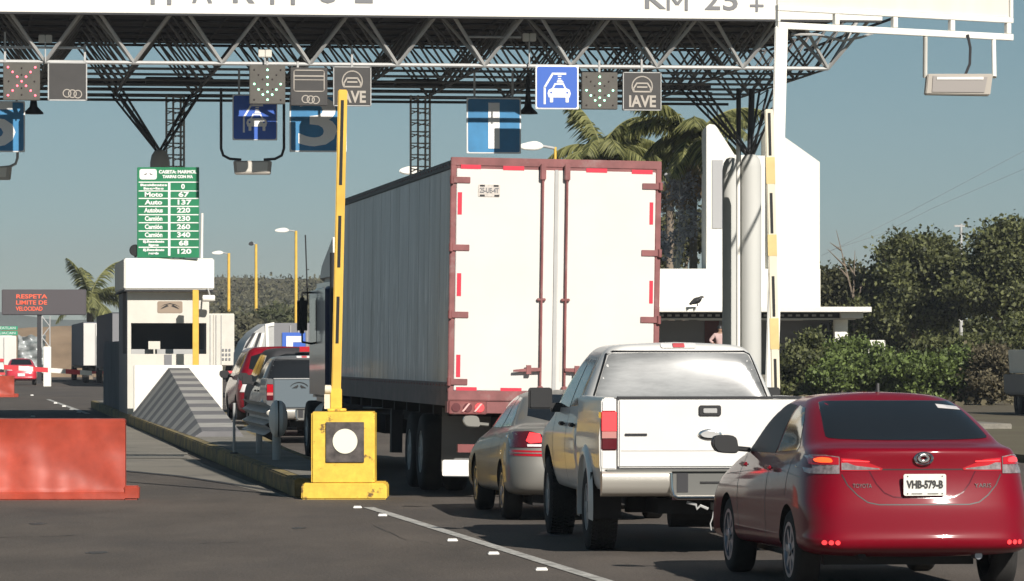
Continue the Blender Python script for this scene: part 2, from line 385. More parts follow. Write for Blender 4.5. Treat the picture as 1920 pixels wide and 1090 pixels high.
def patch(bv, poly, view, name, m, parent, off=0.004, res=0.04, back=0.02, rough=0):
    """a crisp piece lying on a curved body: outline in the rear ('R': x,z) or left/right side ('L': y,z) or top ('T': x,y) view"""
    b = bmesh.new()
    f = b.faces.new([b.verts.new((p[0], p[1], 0)) for p in poly])
    xs = [p[0] for p in poly]; zs = [p[1] for p in poly]
    for ax, lo, hi in ((0, min(xs), max(xs)), (1, min(zs), max(zs))):
        k = lo+res
        while k < hi-1e-4:
            co = (k, 0, 0) if ax == 0 else (0, k, 0); no = (1, 0, 0) if ax == 0 else (0, 1, 0)
            bmesh.ops.bisect_plane(b, geom=b.verts[:]+b.edges[:]+b.faces[:], plane_co=co, plane_no=no); k += res
    rays = {'R': (Vector((0, 1, 0)), lambda p: Vector((p.x, -3, p.y))), 'L': (Vector((1, 0, 0)), lambda p: Vector((-4, p.x, p.y))),
            'S': (Vector((-1, 0, 0)), lambda p: Vector((4, p.x, p.y))), 'T': (Vector((0, 0, -1)), lambda p: Vector((p.x, p.y, 5)))}
    d, org = rays[view]
    for v in b.verts:
        o = org(v.co); h, nrm, _, _ = bv.ray_cast(o, d)
        if h is None: h, nrm, _, _ = bv.find_nearest(o+d*4)
        if nrm.dot(d) > 0: nrm = -nrm
        v.co = h+(nrm*.6-d*.4).normalized()*off
    be = [e for e in b.edges if len(e.link_faces) == 1]
    r = bmesh.ops.extrude_edge_only(b, edges=be)
    for v in [g for g in r['geom'] if isinstance(g, bmesh.types.BMVert)]: v.co += d*back
    bmesh.ops.recalc_face_normals(b, faces=b.faces)
    me = bpy.data.meshes.new(name); b.to_mesh(me); b.free(); me.materials.append(M[m])
    me.polygons.foreach_set('use_smooth', [True]*len(me.polygons)); me.set_sharp_from_angle(angle=R(35))
    o = bpy.data.objects.new(name, me); COL.objects.link(o); o.parent = parent
    return o
def seams(bv, lines, view, name, m, parent, w=0.008, off=0.0015, step=0.04):
    mb = MB()
    d = {'R': Vector((0, 1, 0)), 'L': Vector((1, 0, 0)), 'T': Vector((0, 0, -1))}[view]
    def hit(a, c):
        o = {'R': Vector((a, -3, c)), 'L': Vector((-4, a, c)), 'T': Vector((a, c, 5))}[view]
        h, n_, _, _ = bv.ray_cast(o, d)
        if h is None: h, n_, _, _ = bv.find_nearest(o+d*4)
        if n_.dot(d) > 0: n_ = -n_
        return h+n_*off
    for ln in lines:
        pts = []
        for i in range(len(ln)-1):
            a, c = Vector((*ln[i], 0)), Vector((*ln[i+1], 0)); k = max(1, int((c-a).length/step))
            pts += [a.lerp(c, j/k) for j in range(k)]
        pts.append(Vector((*ln[-1], 0))); L = []; Rr = []
        for i, p in enumerate(pts):
            t = (pts[min(i+1, len(pts)-1)]-pts[max(i-1, 0)]).normalized(); nn = Vector((-t.y, t.x, 0))*w/2
            L.append(hit(p.x+nn.x, p.y+nn.y)); Rr.append(hit(p.x-nn.x, p.y-nn.y))
        k = len(L); mb.add(L+Rr, [(i, i+1, k+i+1, k+i) for i in range(k-1)])
    return mb.build(name, m, parent)

def wheel(parent, x, y, r, w, side, rimr=0.66, tread=False, rim='alloy'):
    """side -1: outer face towards -x"""
    s = side; mb = MB()
    prof = [(-w/2, r*rimr), (-w/2-.005, r*.8), (-w/2*.96, r*.93), (-w/2*.78, r*.985), (-w/4, r), (w/4, r), (w/2*.78, r*.985), (w/2*.96, r*.93), (w/2+.005, r*.8), (w/2, r*rimr)]
    mb.lathe(prof, (x, y, r), 'X', 48, closed=True)
    if tread:
        for k in range(56):
            for q in range(4):
                a = 2*pi*(k+.5*(q % 2))/56; c = Vector((x-w*.36+q*w*.24, y+cos(a)*r*.995, r+sin(a)*r*.995))
                T = Matrix.Translation(c) @ Matrix.Rotation(a, 4, 'X') @ Matrix.Rotation(.35*(1 if q % 2 else -1), 4, 'Y')
                mb.box(-w*.09, w*.09, -.008, .012, -.013, .013, T)
    ty = mb.build('tyre', 'rubber', parent, smooth=True)
    mb = MB(); xo = x+s*w*.40
    R0 = r*rimr
    mb.lathe([(0, R0+.012), (s*.02, R0+.008), (s*.02, R0-.02), (-s*.10, R0-.035), (-s*.10, .02)], (xo, y, r), 'X', 40)
    for k in range(7):
        a = 2*pi*k/7+.3
        T = Matrix.Translation((xo, y, r)) @ Matrix.Rotation(a, 4, 'X')
        x0, x1 = sorted((-s*.02, s*.012)); mb.box(x0, x1, -R0*.13, R0*.13, R0*.12, R0*.97, T)
    mb.lathe([(-s*.03, R0*.26), (s*.02, R0*.24), (s*.028, .01)], (xo, y, r), 'X', 20)
    mb.build('rim', rim, parent, smooth=True)
def wheel_part(thing_, x, y, r, w, side, **kw):
    h = bpy.data.objects.new('wheel', None); COL.objects.link(h); h.parent = thing_; h.empty_display_size = .2
    wheel(h, x, y, r, w, side, **kw); return h

# ------------------------------------------------------------------ ROAD FRAME: t along the road, s to the right
TH = math.atan(0.128); U = Vector((-sin(TH), cos(TH), 0)); V = Vector((cos(TH), sin(TH), 0))
def RD(s, t, z=0.0): return V*s+U*t+Vector((0, 0, z))
def rds(p): return p[0]*V.x+p[1]*V.y, p[0]*U.x+p[1]*U.y

# ---- ground, road, island, markings
mb = MB(); mb.add([(-900, -60, -0.35), (900, -60, -0.35), (900, 3500, -0.35), (-900, 3500, -0.35)], [(0, 1, 2, 3)])
structure(mb.build('ground', 'earth'))
def road_strip(name, s0, s1, t0, t1, z, m, nseg=1):
    b = MB(); b.add([RD(s0, t0, z), RD(s1, t0, z), RD(s1, t1, z), RD(s0, t1, z)], [(0, 1, 2, 3)]); return structure(b.build(name, m))
road_strip('road', -40, 17.2, -40, 900, 0.0, 'asphalt')
b = MB()                                                           # verge right of the road with its kerb
b.add([RD(17.2, -40, 0.0), RD(17.2, -40, .13), RD(60, -40, .10), RD(17.2, 500, 0.0), RD(17.2, 500, .13), RD(60, 500, .10)], [(0, 1, 4, 3), (1, 2, 5, 4)])
structure(b.build('verge', 'earth'))
# concrete slab of the left lane
b = MB(); pts = [P(120, 868, 1), P(235, 882, 1)]
def gpt(px, py, z=0.004): Y = GY(py, z); return Vector((X(px, Y), Y, z))
poly = [gpt(-400, 860), gpt(100, 872), gpt(235, 884), gpt(330, 893), gpt(430, 908), gpt(520, 930), gpt(545, 934), gpt(380, 870), gpt(300, 822), gpt(215, 784), gpt(-200, 784)]
b.add(poly, [tuple(range(len(poly)))]); structure(b.build('concrete_slab', mat('slab', (0.20, 0.182, 0.15), 0.9, var=0.15, vscale=.5, bump=.2, bscale=6, dirt=(0.105, 0.097, 0.088), dscale=.6)))
b = MB()
sl_ = [gpt(-400, 860, .008), gpt(100, 872, .008), gpt(235, 884, .008), gpt(330, 893, .008), gpt(430, 908, .008), gpt(515, 922, .008)]
for i in range(len(sl_)-1):
    a, c = sl_[i], sl_[i+1]; b.add([a, c, c+Vector((0, .45, 0)), a+Vector((0, .45, 0))], [(0, 1, 2, 3)])
structure(b.build('slab_joint', 'dark'))
b = MB()                                                           # drain grate rails
for (ya, yb) in ((848, 851.5), (855, 858.5)):
    b.add([gpt(100, ya, .012), gpt(352, ya+1, .012), gpt(352, yb+1, .012), gpt(100, yb, .012)], [(0, 1, 2, 3)])
structure(b.build('drain_channel', 'concrete'))
b = MB(); b.add([gpt(100, 851.5, .008), gpt(345, 852.5, .008), gpt(345, 856, .008), gpt(100, 855, .008)], [(0, 1, 2, 3)]); structure(b.build('drain_slot', 'black'))
# solid edge line
b = MB(); p0 = gpt(690, 951, .006); p1 = gpt(1150, 1094, .006); p2 = p1+(p1-p0)*1.2
d = (p1-p0).normalized(); nn = Vector((-d.y, d.x, 0))*.065
b.add([p0+nn, p2+nn, p2-nn, p0-nn], [(0, 1, 2, 3)]); structure(b.build('lane_line', 'road_paint'))
b = MB(); p0 = gpt(90, 749, .006); p1 = gpt(165, 776, .006); d = (p1-p0).normalized(); nn = Vector((-d.y, d.x, 0))*.08
b.add([p0+nn, p1+nn, p1-nn, p0-nn], [(0, 1, 2, 3)]); structure(b.build('lane_line', 'road_paint'))
b = MB(); b.prism([(-.05, -.035), (.05, -.035), (.05, .035), (-.05, .035)], (0, .018), plane='XY'); b.box(-.045, .045, -.03, .03, .018, .026)
st0 = b.build('road_stud', 'stud', bevel=.006); used = False
studs = [(670, 953, 'white road stud at the far end of the solid line, beside the yellow plinth'), (717, 968, 'white road stud second from the yellow plinth along the solid line'),
         (848, 1015, 'white road stud halfway along the solid line in the foreground'), (925, 1040, 'white road stud fourth from the yellow plinth along the solid line'),
         (1015, 1070, 'white road stud nearest the camera beside the solid line')]
for k, (px, py, lb) in enumerate(studs):
    o = st0 if k == 0 else st0.copy()
    if k: COL.objects.link(o)
    o.location = gpt(px, py, 0); o.rotation_euler = (0, 0, TH); tag(o, lb, 'road stud', 'road studs beside the solid line')
for k, (px, py) in enumerate(((104, 757), (120, 763), (134, 769), (148, 774), (60, 742), (62, 782))):
    o = st0.copy(); COL.objects.link(o); o.location = gpt(px, py, 0); o.rotation_euler = (0, 0, TH); o.scale = (1.3, 1.3, 1.6)
    tag(o, 'small white road stud on the far left lane beyond the orange barrier', 'road stud', 'road studs in the far left lane')
# island with painted kerb
KS = 4.05
isl = [(KS, 52.9), (KS+.9, 52.9), (KS+1.2, 70), (KS+1.6, 84), (KS+2.75, 104), (KS+2.75, 140), (KS, 140)]
for nm, z0, z1, m_, inset in (('island_kerb', 0, .24, 'kerb_paint', 0), ('island', .2, .245, 'concrete', .16)):
    b = MB(); q = [(s_+(inset if i in (0, 5+1) else -inset), t_+(inset if i < 2 else 0)) for i, (s_, t_) in enumerate(isl)]
    pts = [RD(s_, t_) for s_, t_ in q]
    b.prism([(p.x, p.y) for p in pts], (z0, z1), plane='XY'); structure(b.build(nm, m_, bevel=.02 if inset == 0 else 0))
# islands hidden behind the trailer still stand there (a strip of each shows)
for s0_ in (12.2, 20.3):
    b = MB(); pts = [RD(s0_, 92), RD(s0_+2.6, 92), RD(s0_+2.6, 140), RD(s0_, 140)]
    b.prism([(p.x, p.y) for p in pts], (0, .24), plane='XY'); structure(b.build('island', 'concrete', bevel=.02))

# ------------------------------------------------------------------ yellow plinth and raised boom gates
def boom(root, h, x0, m_low, m_high, segs, w=.105, tilt=0.0):
    """root at the pivot: a tall square arm pointing up with dark slots"""
    T = Matrix.Rotation(tilt, 4, 'Y')
    b = MB(); b.box(x0-w/2, x0+w/2, -.03, .03, 0, h, T); a = b.build('boom_arm', m_high, root, bevel=.012)
    for (z0, z1) in segs: b = MB(); b.box(x0-.019, x0+.019, -.0345, -.030, z0, z1, T); b.build('dark_stripe', 'black', a)
    return a
Yp = 52.4; root = thing('gate_plinth', 'yellow concrete plinth with a white disc in a dark square at the kerb end', 'plinth', (X(645, Yp), Yp, 0), 0)
b = MB(); b.prism([(-.525, 0), (.525, 0), (.525, .15), (.50, .20), (-.50, .20), (-.525, .15)], (-.0, .95)); b.build('base', 'yellow', root, bevel=.015)
b = MB(); b.box(-.405, .375, .05, .85, .19, 1.075); b.build('body', 'yellow', root, bevel=.02)
b = MB(); b.box(-.225, .245, .028, .0495, .455, .95); pl = b.build('dark_panel', mat('plinth_panel', (0.05, 0.042, 0.04), .7, var=.4, vscale=7, col2=(0.13, 0.11, 0.10)), root, bevel=.004)
b = MB(); b.prism(disc(.012, .715, .152, 40), (.014, .0275)); b.build('reflector', mat('reflector', (0.85, 0.82, 0.66), .35), pl, smooth=True)
Ym = 52.8; root = thing('boom_gate', 'tall yellow boom gate raised upright on the yellow plinth, worn near its foot', 'boom gate', (X(628, Ym), Ym, 1.078), 0)
b = MB(); b.box(-.09, .14, -.06, .1, 0, .035); b.box(-.055, .085, -.05, .07, .035, .28); b.build('foot_bracket', 'yellow', root, bevel=.008)
b = MB(); b.lathe([(-.02, .055), (.05, .055), (.06, .03)], (-.10, -.02, .27), 'X', 16); b.box(-.13, -.03, -.03, .02, .03, .25); b.build('hinge', 'cream_post', root, smooth=True)
boom(root, 3.98, .01, 'yellow_post', 'yellow_post', [(2.8, 3.95-.1), (1.78, 2.42), (.84, 1.42)], w=.115, tilt=math.atan(13/593))
Yr = 58.0; root = thing('boom_gate', 'cream and yellow boom gate raised upright behind the white pickup, between column and hedge', 'boom gate', (X(1457, Yr), Yr, .5), 0)
h_ = Z(205, Yr)-.5
a = boom(root, h_, 0, 'cream_post', 'cream_post', [(Z(y1, Yr)-.5, Z(y0, Yr)-.5) for (y0, y1) in ((212, 292), (362, 438), (518, 594), (673, 745))], w=.118, tilt=-math.atan(13/545))
T = Matrix.Rotation(-math.atan(13/545), 4, 'Y')
for (y0, y1) in ((295, 345), (440, 480), (597, 655)): b = MB(); b.box(-.0615, .0615, -.0325, .0325, Z(y1, Yr)-.5, Z(y0, Yr)-.5, T); b.build('yellow_band', mat('faded_yellow', (.66, .50, .22), .6, var=.15, vscale=2), a)
b = MB(); b.box(-.25, .25, -.2, .2, -.5, .0); b.build('cabinet', 'yellow', root, bevel=.02)

# W-beam guard rail end on a post
Yg = 62.0; root = thing('guard_rail', 'short corrugated guard rail with a rounded pale end cap beside the yellow plinth', 'guard rail', (X(519, Yg), Yg, .245), TH)
b = MB(); b.tube((0, .05, 0), (0, .05, .42), .062, 16); b.build('post', 'column_grey', root, smooth=True)
b = MB(); b.lathe([(-.135, .03), (-.13, .10), (-.10, .20), (-.06, .26), (-.02, .272), (-.02, .01)], (0.02, 0, .60), 'X', 30); b.lathe([(0.0, .265), (.05, .26), (.10, .21), (.13, .10), (.135, .02)], (0.02, 0, .60), 'X', 30)
b.build('end_cap', 'white_paint', root, smooth=True)
b = MB(); b.box(.0, .02, -.20, .25, .34, .86); b.build('cap_band', 'black', root)
b = MB(); pr = [(-.12, .30), (-.04, .36), (-.12, .42), (-.04, .47), (-.04, .50), (-.12, .56), (-.04, .62), (-.12, .68)]
pr2 = pr+[(x+.012, z) for x, z in reversed(pr)]
b.prism([(x*1.5+.0, z*1.25-.02) for x, z in pr2], (.2, 5.2)); b.build('rail', 'steel_grey', root)
for yy in (4.2,): b = MB(); b.tube((.03, yy, 0), (.03, yy, .8), .05, 10); b.build('post', 'steel_grey', root, smooth=True)
Yg = 66.0; root = thing('marker_post', 'thin grey post standing on the island in front of the striped nose', 'post', (X(439, Yg), Yg, .245), 0)
b = MB(); b.tube((0, 0, 0), (0, 0, .78), .022, 10); b.build('pole', 'steel_grey', root, smooth=True)
b = MB(); b.lathe([(0, .07), (.015, .06), (.02, .02)], (0, 0, 0), 'Z', 16); b.build('foot', 'steel_dark', root)

# ------------------------------------------------------------------ plastic barriers
def barrier(Y, px_right, label, top=785.0):
    k = Y/FPX; root = thing('water_barrier', label, 'barrier', (X(px_right, Y), Y, 0), R(2), 'orange plastic barriers')
    Lh = 2.0
    sec = [(-.0, .0), (-.0, .085), (.05, .10), (.075, .16), (.085, .84), (.07, .985), (.12, .995), (.28, .995), (.325, .985), (.315, .84), (.325, .16), (.35, .10), (.40, .085), (.40, 0)]
    b = MB(); b.prism(sec, (-Lh, 0), plane='YZ'); body = b.build('body', 'orange_plastic', root, bevel=.012)
    for (xa, xb) in ((-.95, -.68), (-1.95, -1.52)):
        c = MB(); c.prism([(xa, -.05), (xb, -.05), (xb-.03, .075), (xa+.03, .075)], (-.05, .45)); cc = c.build('c', 'black')
        md = body.modifiers.new('b', 'BOOLEAN'); md.object = cc; md.solver = 'EXACT'; apply_mods(body); bpy.data.objects.remove(cc)
    b = MB(); b.prism([(-.02, 0), (.165, 0), (.17, .17), (.0, .17), (-.02, .17)], (.04, .36)); b.build('coupling', 'orange_plastic', root, bevel=.02)
    return root
barrier(52.2, 234, 'big orange plastic barrier in the left foreground, dented on its near face')
o = barrier(173, 26, 'small orange plastic barrier farther off, at the left edge above the big one'); o.scale = (1, 1, .88)

# ------------------------------------------------------------------ toll booth
YB = 108.5; kb = FPX/YB
bx0 = X(239, YB)
root = thing('toll_booth', 'white toll booth with a flat overhanging roof and a wide dark window', 'booth', (bx0, YB, .245), TH)
def bz(py): return Z(py, YB)-.245
W_ = (392-239)/kb
b = MB()
b.box(0, W_, 0, .12, -.0, bz(664)); b.box(0, W_, 0, .12, bz(606), bz(543))
b.box(0, .09, 0, .12, bz(664), bz(606)); b.box(W_-.07, W_, 0, .12, bz(664), bz(606)); b.build('front_wall', 'cream', root)
b = MB(); b.box(0.002, .10, .121, 6.2, 0, bz(664)); b.box(0.002, .10, .121, 1.0, bz(664), bz(543)); b.box(.002, .10, 3.4, 6.2, bz(664), bz(543))
b.box(W_-.1, W_, .121, 4.2, 0, bz(543)); b.box(.102, W_-.102, 4.1, 4.2, 0, bz(543)); b.build('side_wall', 'grey_wall', root)
b = MB(); b.box(.102, W_-.102, .122, 4.09, .3, .35); b.build('floor', 'dark', root)
b = MB(); b.box(-.10, (400-239)/kb, -.35, 6.4, bz(543), bz(485)); rf = b.build('roof', 'wall_white', root, bevel=.03)
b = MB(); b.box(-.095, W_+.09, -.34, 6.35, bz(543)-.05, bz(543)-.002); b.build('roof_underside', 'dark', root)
b = MB(); b.box(.103, W_-.103, .7, 1.2, bz(664)+.0, bz(655)); b.build('counter', 'steel_grey', root)
b = MB(); b.box(.55, .85, .45, .5, bz(655), bz(640)); b.box(.68, .72, .45, .5, bz(664), bz(655)); b.build('monitor', 'cream', root)
b = MB(); b.prism(rrect((295-239)/kb, (342-239)/kb, bz(587), bz(565), .04), (-.012, -.002)); lg = b.build('logo_panel', mat('logo_tan', (0.30, 0.23, 0.17), .6), root)
b = MB(); cx0 = (318.5-239)/kb
for sx in (-1, 1): b.prism([(cx0+sx*.03, bz(574)), (cx0+sx*.24, bz(580)), (cx0+sx*.20, bz(577)), (cx0+sx*.08, bz(571.5))], (-.022, -.0125))
b.prism([(cx0-.25, bz(576)), (cx0-.14, bz(571)), (cx0, bz(568.6)), (cx0+.14, bz(571)), (cx0+.25, bz(576)), (cx0+.14, bz(572)), (cx0, bz(570)), (cx0-.14, bz(572))], (-.022, -.0125))
b.build('emblem', 'black', lg)
b = MB(); b.box((308-239)/kb, (322-239)/kb, -.02, -.002, bz(690), bz(665)); b.build('cable_duct', 'grey_wall', root)
root = thing('yellow_post', 'yellow steel post standing in front of the toll booth window', 'post', (X(367, YB-.8), YB-.8, Z(690, YB-.8)), 0)
b = MB(); b.box(-.075, .075, -.075, .075, 0, Z(545, YB)-Z(690, YB)); b.build('pole', 'yellow_post', root, bevel=.01)
b = MB(); b.box(-.11, .11, -.11, .11, -.02, .03); b.build('foot_plate', 'yellow_post', root)
root = thing('security_camera', 'white camera on a bracket under the right roof corner of the toll booth', 'camera', (X(392, YB-.3), YB-.3, Z(560, YB)), 0)
b = MB(); b.tube((-.05, .2, .26), (.02, 0, .08), .02); b.build('bracket', 'steel_grey', root)
b = MB(); b.lathe([(-.20, .06), (-.18, .085), (.1, .085), (.12, .07)], (.03, 0, 0), 'X', 14); b.build('housing', 'white_paint', root, smooth=True)

# long dark base wall behind the booth and crash-nose
b = MB(); b.prism([(p.x, p.y) for p in (RD(KS+.12, 115.2), RD(KS+.5, 115.2), RD(KS+.5, 131), RD(KS+.12, 131))], (.24, Z(640, 118)), plane='XY')
tag(b.build('low_wall', mat('wall_dark', (.11, .11, .12), .85, var=.2, vscale=1)), 'dark low wall running back from the toll booth along the kerb', 'wall')
YN = 106.5; kn = FPX/YN; root = thing('crash_nose', 'white concrete block with a ramped nose in grey chevron stripes before the booth', 'crash block', (X(335, YN), YN, .245), math.atan(.107))
def nz(py): return Z(py, YN)-.245
b = MB(); b.box((251-335)/kn, (417-335)/kn, 0, .5, 0, nz(685)); b.build('wall', 'wall_white', root, bevel=.02)
b = MB(); L_ = 27.5; N_ = 24
rows = []
for i in range(N_+1):
    f = i/N_; y_ = -L_*f; h = nz(690)*(1-f)+.10*f
    wt = .25+.10*f; wbl = 1.18*(1-f)+.50*f; wbr = 1.15*(1-f)+.42*f
    rows.append([(-wbl, y_, 0), (-wt, y_, h), (wt, y_, h), (wbr, y_, 0)])
vv = [p for r_ in rows for p in r_]
b.add(vv, [(i*4+k, i*4+k+1, i*4+k+5, i*4+k+4) for i in range(N_) for k in range(3)]+[(0, 1, 2, 3), tuple(N_*4+q for q in (3, 2, 1, 0))])
b.build('ramp', 'chevron', root)

# price board on the booth roof
Yb_ = 108.4; k_ = FPX/Yb_; root = thing('price_board', 'green toll price board with white rows of text standing on the booth roof', 'sign', (X(317, Yb_), Yb_-.15, Z(485, Yb_)+.01), 0)
def q(px, py): return ((px-317)/k_, Z(py, Yb_)-Z(485, Yb_))
def qbox(b, xa, xb, ya, yb, d0, d1): (x0, z1), (x1, z0) = q(xa, ya), q(xb, yb); b.box(x0, x1, d0, d1, z0, z1)
b = MB(); qbox(b, 258, 374, 315, 484.6, 0, .08); bd = b.build('board', 'sign_green', root, bevel=.01)
b = MB(); lines = [343, 359.5, 373.5, 388.5, 404, 419, 434.5, 450, 465]
for y_ in lines: qbox(b, 261, 373, y_-1, y_+1, -.006, -.001)
qbox(b, 316, 320.5, 344.2, 481, -.0065, -.0015); b.build('divider', 'sign_white', bd)
b = MB(); (x0, z1), (x1, z0) = q(262.5, 318.5), q(295, 338); b.prism(rrect(x0, x1, z0, z1, .06), (-.008, -.001)); lp = b.build('logo_panel', 'sign_white', bd)
b = MB(); (cx_, cz_) = q(279, 328)
for sx in (-1, 1): b.prism([(cx_+sx*.03, cz_+.03), (cx_+sx*.12, cz_-.02), (cx_+sx*.05, cz_-.01)], (-.014, -.009))
b.build('emblem', 'black', lp)
def btxt(s_, px, py, hpx, wpx): x_, z_ = q(px, py); text('lettering', s_, hpx/k_*1.38, 'sign_white', bd, (x_, -.004, z_), .003, width=wpx/k_, bold=.006)
btxt('CASETA: MARMOL', 334, 324, 6, 71); btxt('TARIFAS CON IVA', 334, 333, 5.5, 57)
for (a_, c_, y_, two) in (('Residentes', 'Exentos', 351, 1),): btxt('Residentes', 289, 348.5, 4, 50); btxt('locales', 289, 355, 3.6, 38); btxt('0', 344, 351.5, 9, 7)
for (a_, v_, y_, wa, wv) in (('Moto', '67', 366.5, 34, 20), ('Auto', '137', 381, 33, 26), ('Autobus', '220', 396, 35, 25), ('Camión', '230', 411.5, 33, 25), ('Camión', '260', 427, 33, 25), ('Camión', '340', 442, 33, 25)):
    btxt(a_, 289, y_, 8.5, wa); btxt(v_, 345, y_, 9, wv)
for (a_, c_, v_, y_, wv) in (('Ej.Excedente', 'ligero', '68', 457.5, 18), ('Ej.Excedente', 'pesado', '120', 473, 26)):
    btxt(a_, 289, y_-3, 4, 40); btxt(c_, 289, y_+3.3, 4, 19); btxt(v_, 345, y_, 9, wv)
b = MB(); b.tube(P(378, 484, Yb_+.3), P(379, 400, Yb_+.3), .035, 8); tag(b.build('antenna_rod', 'white_paint', smooth=True), 'short white rod standing on the booth roof right of the price board', 'rod')
root = thing('loudspeaker', 'small black horn on the booth roof beside the price board foot', 'speaker', (X(254, Yb_), Yb_, Z(483, Yb_)), 0)
b = MB(); b.lathe([(-.10, .13), (-.08, .15), (.12, .09), (.14, .05)], (0, 0, .18), 'Y', 16); b.build('horn', 'black', root, smooth=True)
b = MB(); b.box(-.03, .03, 0, .05, 0, .1); b.build('mount', 'black', root)

# red and white arm across the far left lane
Ya = 113.0; root = thing('barrier_arm', 'red and white barrier arm lowered across the left lane', 'barrier arm', P(172, 700, Ya), 0)
b = MB(); kk = FPX/Ya; xs_ = [172, 150, 123, 90, 62, 35, 7, -20, -50, -80]; sl2 = 12/172
for i in range(len(xs_)-1):
    c = MB(); xa, xb = (xs_[i+1]-172)/kk, (xs_[i]-172)/kk; za, zb = -(xs_[i+1]-172)*sl2/kk, -(xs_[i]-172)*sl2/kk
    c.prism([(xa, za-.062), (xb, zb-.062), (xb, zb+.062), (xa, za+.062)], (0, .05)); c.build('band', 'white_paint' if i % 2 == 0 else 'barrier_red', root)
b = MB(); xa_ = -252/kk; b.box(xa_-.4, xa_, -.1, .3, -1.2, .5); b.build('cabinet', 'yellow', root, bevel=.02)

# ------------------------------------------------------------------ CANOPY (space frame)
MOD = 2.17; YF = 106.0; ZB = 8.93; ZT = 10.38; A0 = 7.99
can = thing('toll_canopy', 'wide toll plaza canopy on a steel space frame with a white name fascia', 'canopy', (0, YF, 0), TH)
NA, NB = 13, 7
b = MB(); d2 = MB(); t2 = MB(); fc_ = MB(); fd_ = MB()
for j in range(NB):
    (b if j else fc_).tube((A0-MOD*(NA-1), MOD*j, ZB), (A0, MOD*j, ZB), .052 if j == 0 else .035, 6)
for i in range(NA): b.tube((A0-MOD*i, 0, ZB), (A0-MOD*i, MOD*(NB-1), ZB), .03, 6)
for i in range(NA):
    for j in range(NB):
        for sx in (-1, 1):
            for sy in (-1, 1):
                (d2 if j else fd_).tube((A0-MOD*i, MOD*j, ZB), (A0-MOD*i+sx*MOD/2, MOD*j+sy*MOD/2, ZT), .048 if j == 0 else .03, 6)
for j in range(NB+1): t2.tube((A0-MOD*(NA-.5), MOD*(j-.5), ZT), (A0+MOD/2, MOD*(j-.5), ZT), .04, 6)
fc_.build('front_chord', 'steel_grey', can); fd_.build('front_web', 'steel_grey', can); M['steel_inner'] = mat('steel_inner', (.15, .15, .15), .6, var=.5, vscale=.8); b.build('bottom_chord', 'steel_inner', can); d2.build('truss_web', 'steel_inner', can); t2.build('top_chord', 'steel_dark', can)  # shade under the roof is put into the inner steel's darker colour
b = MB(); al, ar = A0-MOD*(NA-.5), A0+MOD/2-.1
b.box(al, ar, -MOD/2-.05, MOD*2.35, ZT+.06, ZT+.14); b.box(al, ar, MOD*2.35+.10, MOD*(NB-.5)+.1, ZT+.06, ZT+.14)
b.build('roof_deck', 'roof_dark', can)
b = MB()
for i in range(30): b.box(al+.3+i*1.0, al+.36+i*1.0, -1, MOD*(NB-.5), ZT+.0, ZT+.055)
b.build('purlin', 'roof_dark', can)
b = MB(); b.box(al, ar+.12, -MOD/2-.22, -MOD/2-.06, 10.05, 12.6); fs = b.build('fascia', 'wall_white', can)
b = MB(); b.box(al, ar+.1, -MOD/2-.225, -MOD/2-.055, 10.0, 10.048); b.build('fascia_edge', 'dark', fs)
def can_a(px, b_):        # pixel column -> canopy a at depth offset b_
    k = (px-CX)/FPX; return (k*YF+b_*(sin(TH)+k*cos(TH)))/(cos(TH)-k*sin(TH))
def can_p(px, py, b_):
    a = can_a(px, b_); Y = YF+a*sin(TH)+b_*cos(TH); return Vector((a, b_, Z(py, Y)))
bf = -MOD/2-.225
def glyph(ch, px, py, wpx, H, th):
    p_ = can_p(px, py, bf); w = wpx/76
    if ch == 'M':
        b = MB(); n_ = []
        segs = [((-w/2+th/2, 0), (-w/2+th/2, H)), ((-w/2+th/2, H-.05), (0, H*.30)), ((0, H*.30), (w/2-th/2, H-.05)), ((w/2-th/2, H), (w/2-th/2, 0))]
        for (a, c) in segs:
            t = Vector((c[0]-a[0], c[1]-a[1])).normalized(); nx, nz_ = -t.y*th/2, t.x*th/2
            b.prism([(a[0]+nx, a[1]+nz_), (c[0]+nx, c[1]+nz_), (c[0]-nx, c[1]-nz_), (a[0]-nx, a[1]-nz_)], (-.012-.002*len(n_), -.001)); n_.append(1)
        o = b.build('letter', 'grey_wall', fs); o.location = (p_.x, bf, p_.z)
    else: text('letter', ch, H*1.40, 'grey_wall', fs, (p_.x, bf-.006, p_.z+H/2), .006, width=w, bold=.012)
for ch, px, w_ in (('M', 302, 38), ('A', 379, 37), ('R', 454, 40), ('M', 530, 46), ('O', 615, 42), ('L', 680, 33)): glyph(ch, px, 9, w_, .62, .10)
for ch, px, w_, py in (('K', 1226, 40, 19), ('M', 1270, 40, 20), ('2', 1336, 29, 21), ('5', 1370, 28, 21.5)): glyph(ch, px, py, w_, .50, .075)
b = MB(); p_ = can_p(1419, 11, bf); b.box(p_.x-.17, p_.x+.17, bf-.012, bf-.001, p_.z-.03, p_.z+.03); b.box(p_.x-.03, p_.x+.03, bf-.014, bf-.0125, p_.z-.15, p_.z+.15); b.build('letter', 'grey_wall', fs)
# rear beams and service boxes under the frame
b = MB()
for z_, y_ in ((ZB-.28, MOD*5.2), (ZB-.02, MOD*6.3), (ZB+.18, MOD*6.4), (ZB+.38, MOD*6.5)): b.box(al, A0-.5, y_, y_+.08, z_, z_+.07)
b.build('rear_rail', 'steel_dark', can)
for (xa, xb, ya, yb) in ((273, 400, 145, 160), (742, 830, 148, 164)):
    p0, p1 = can_p(xa, yb, 9.5), can_p(xb, ya, 9.5); b = MB(); b.box(p0.x, p1.x, 9.5, 9.9, p0.z, p1.z); b.build('service_box', 'steel_dark', can, bevel=.02)
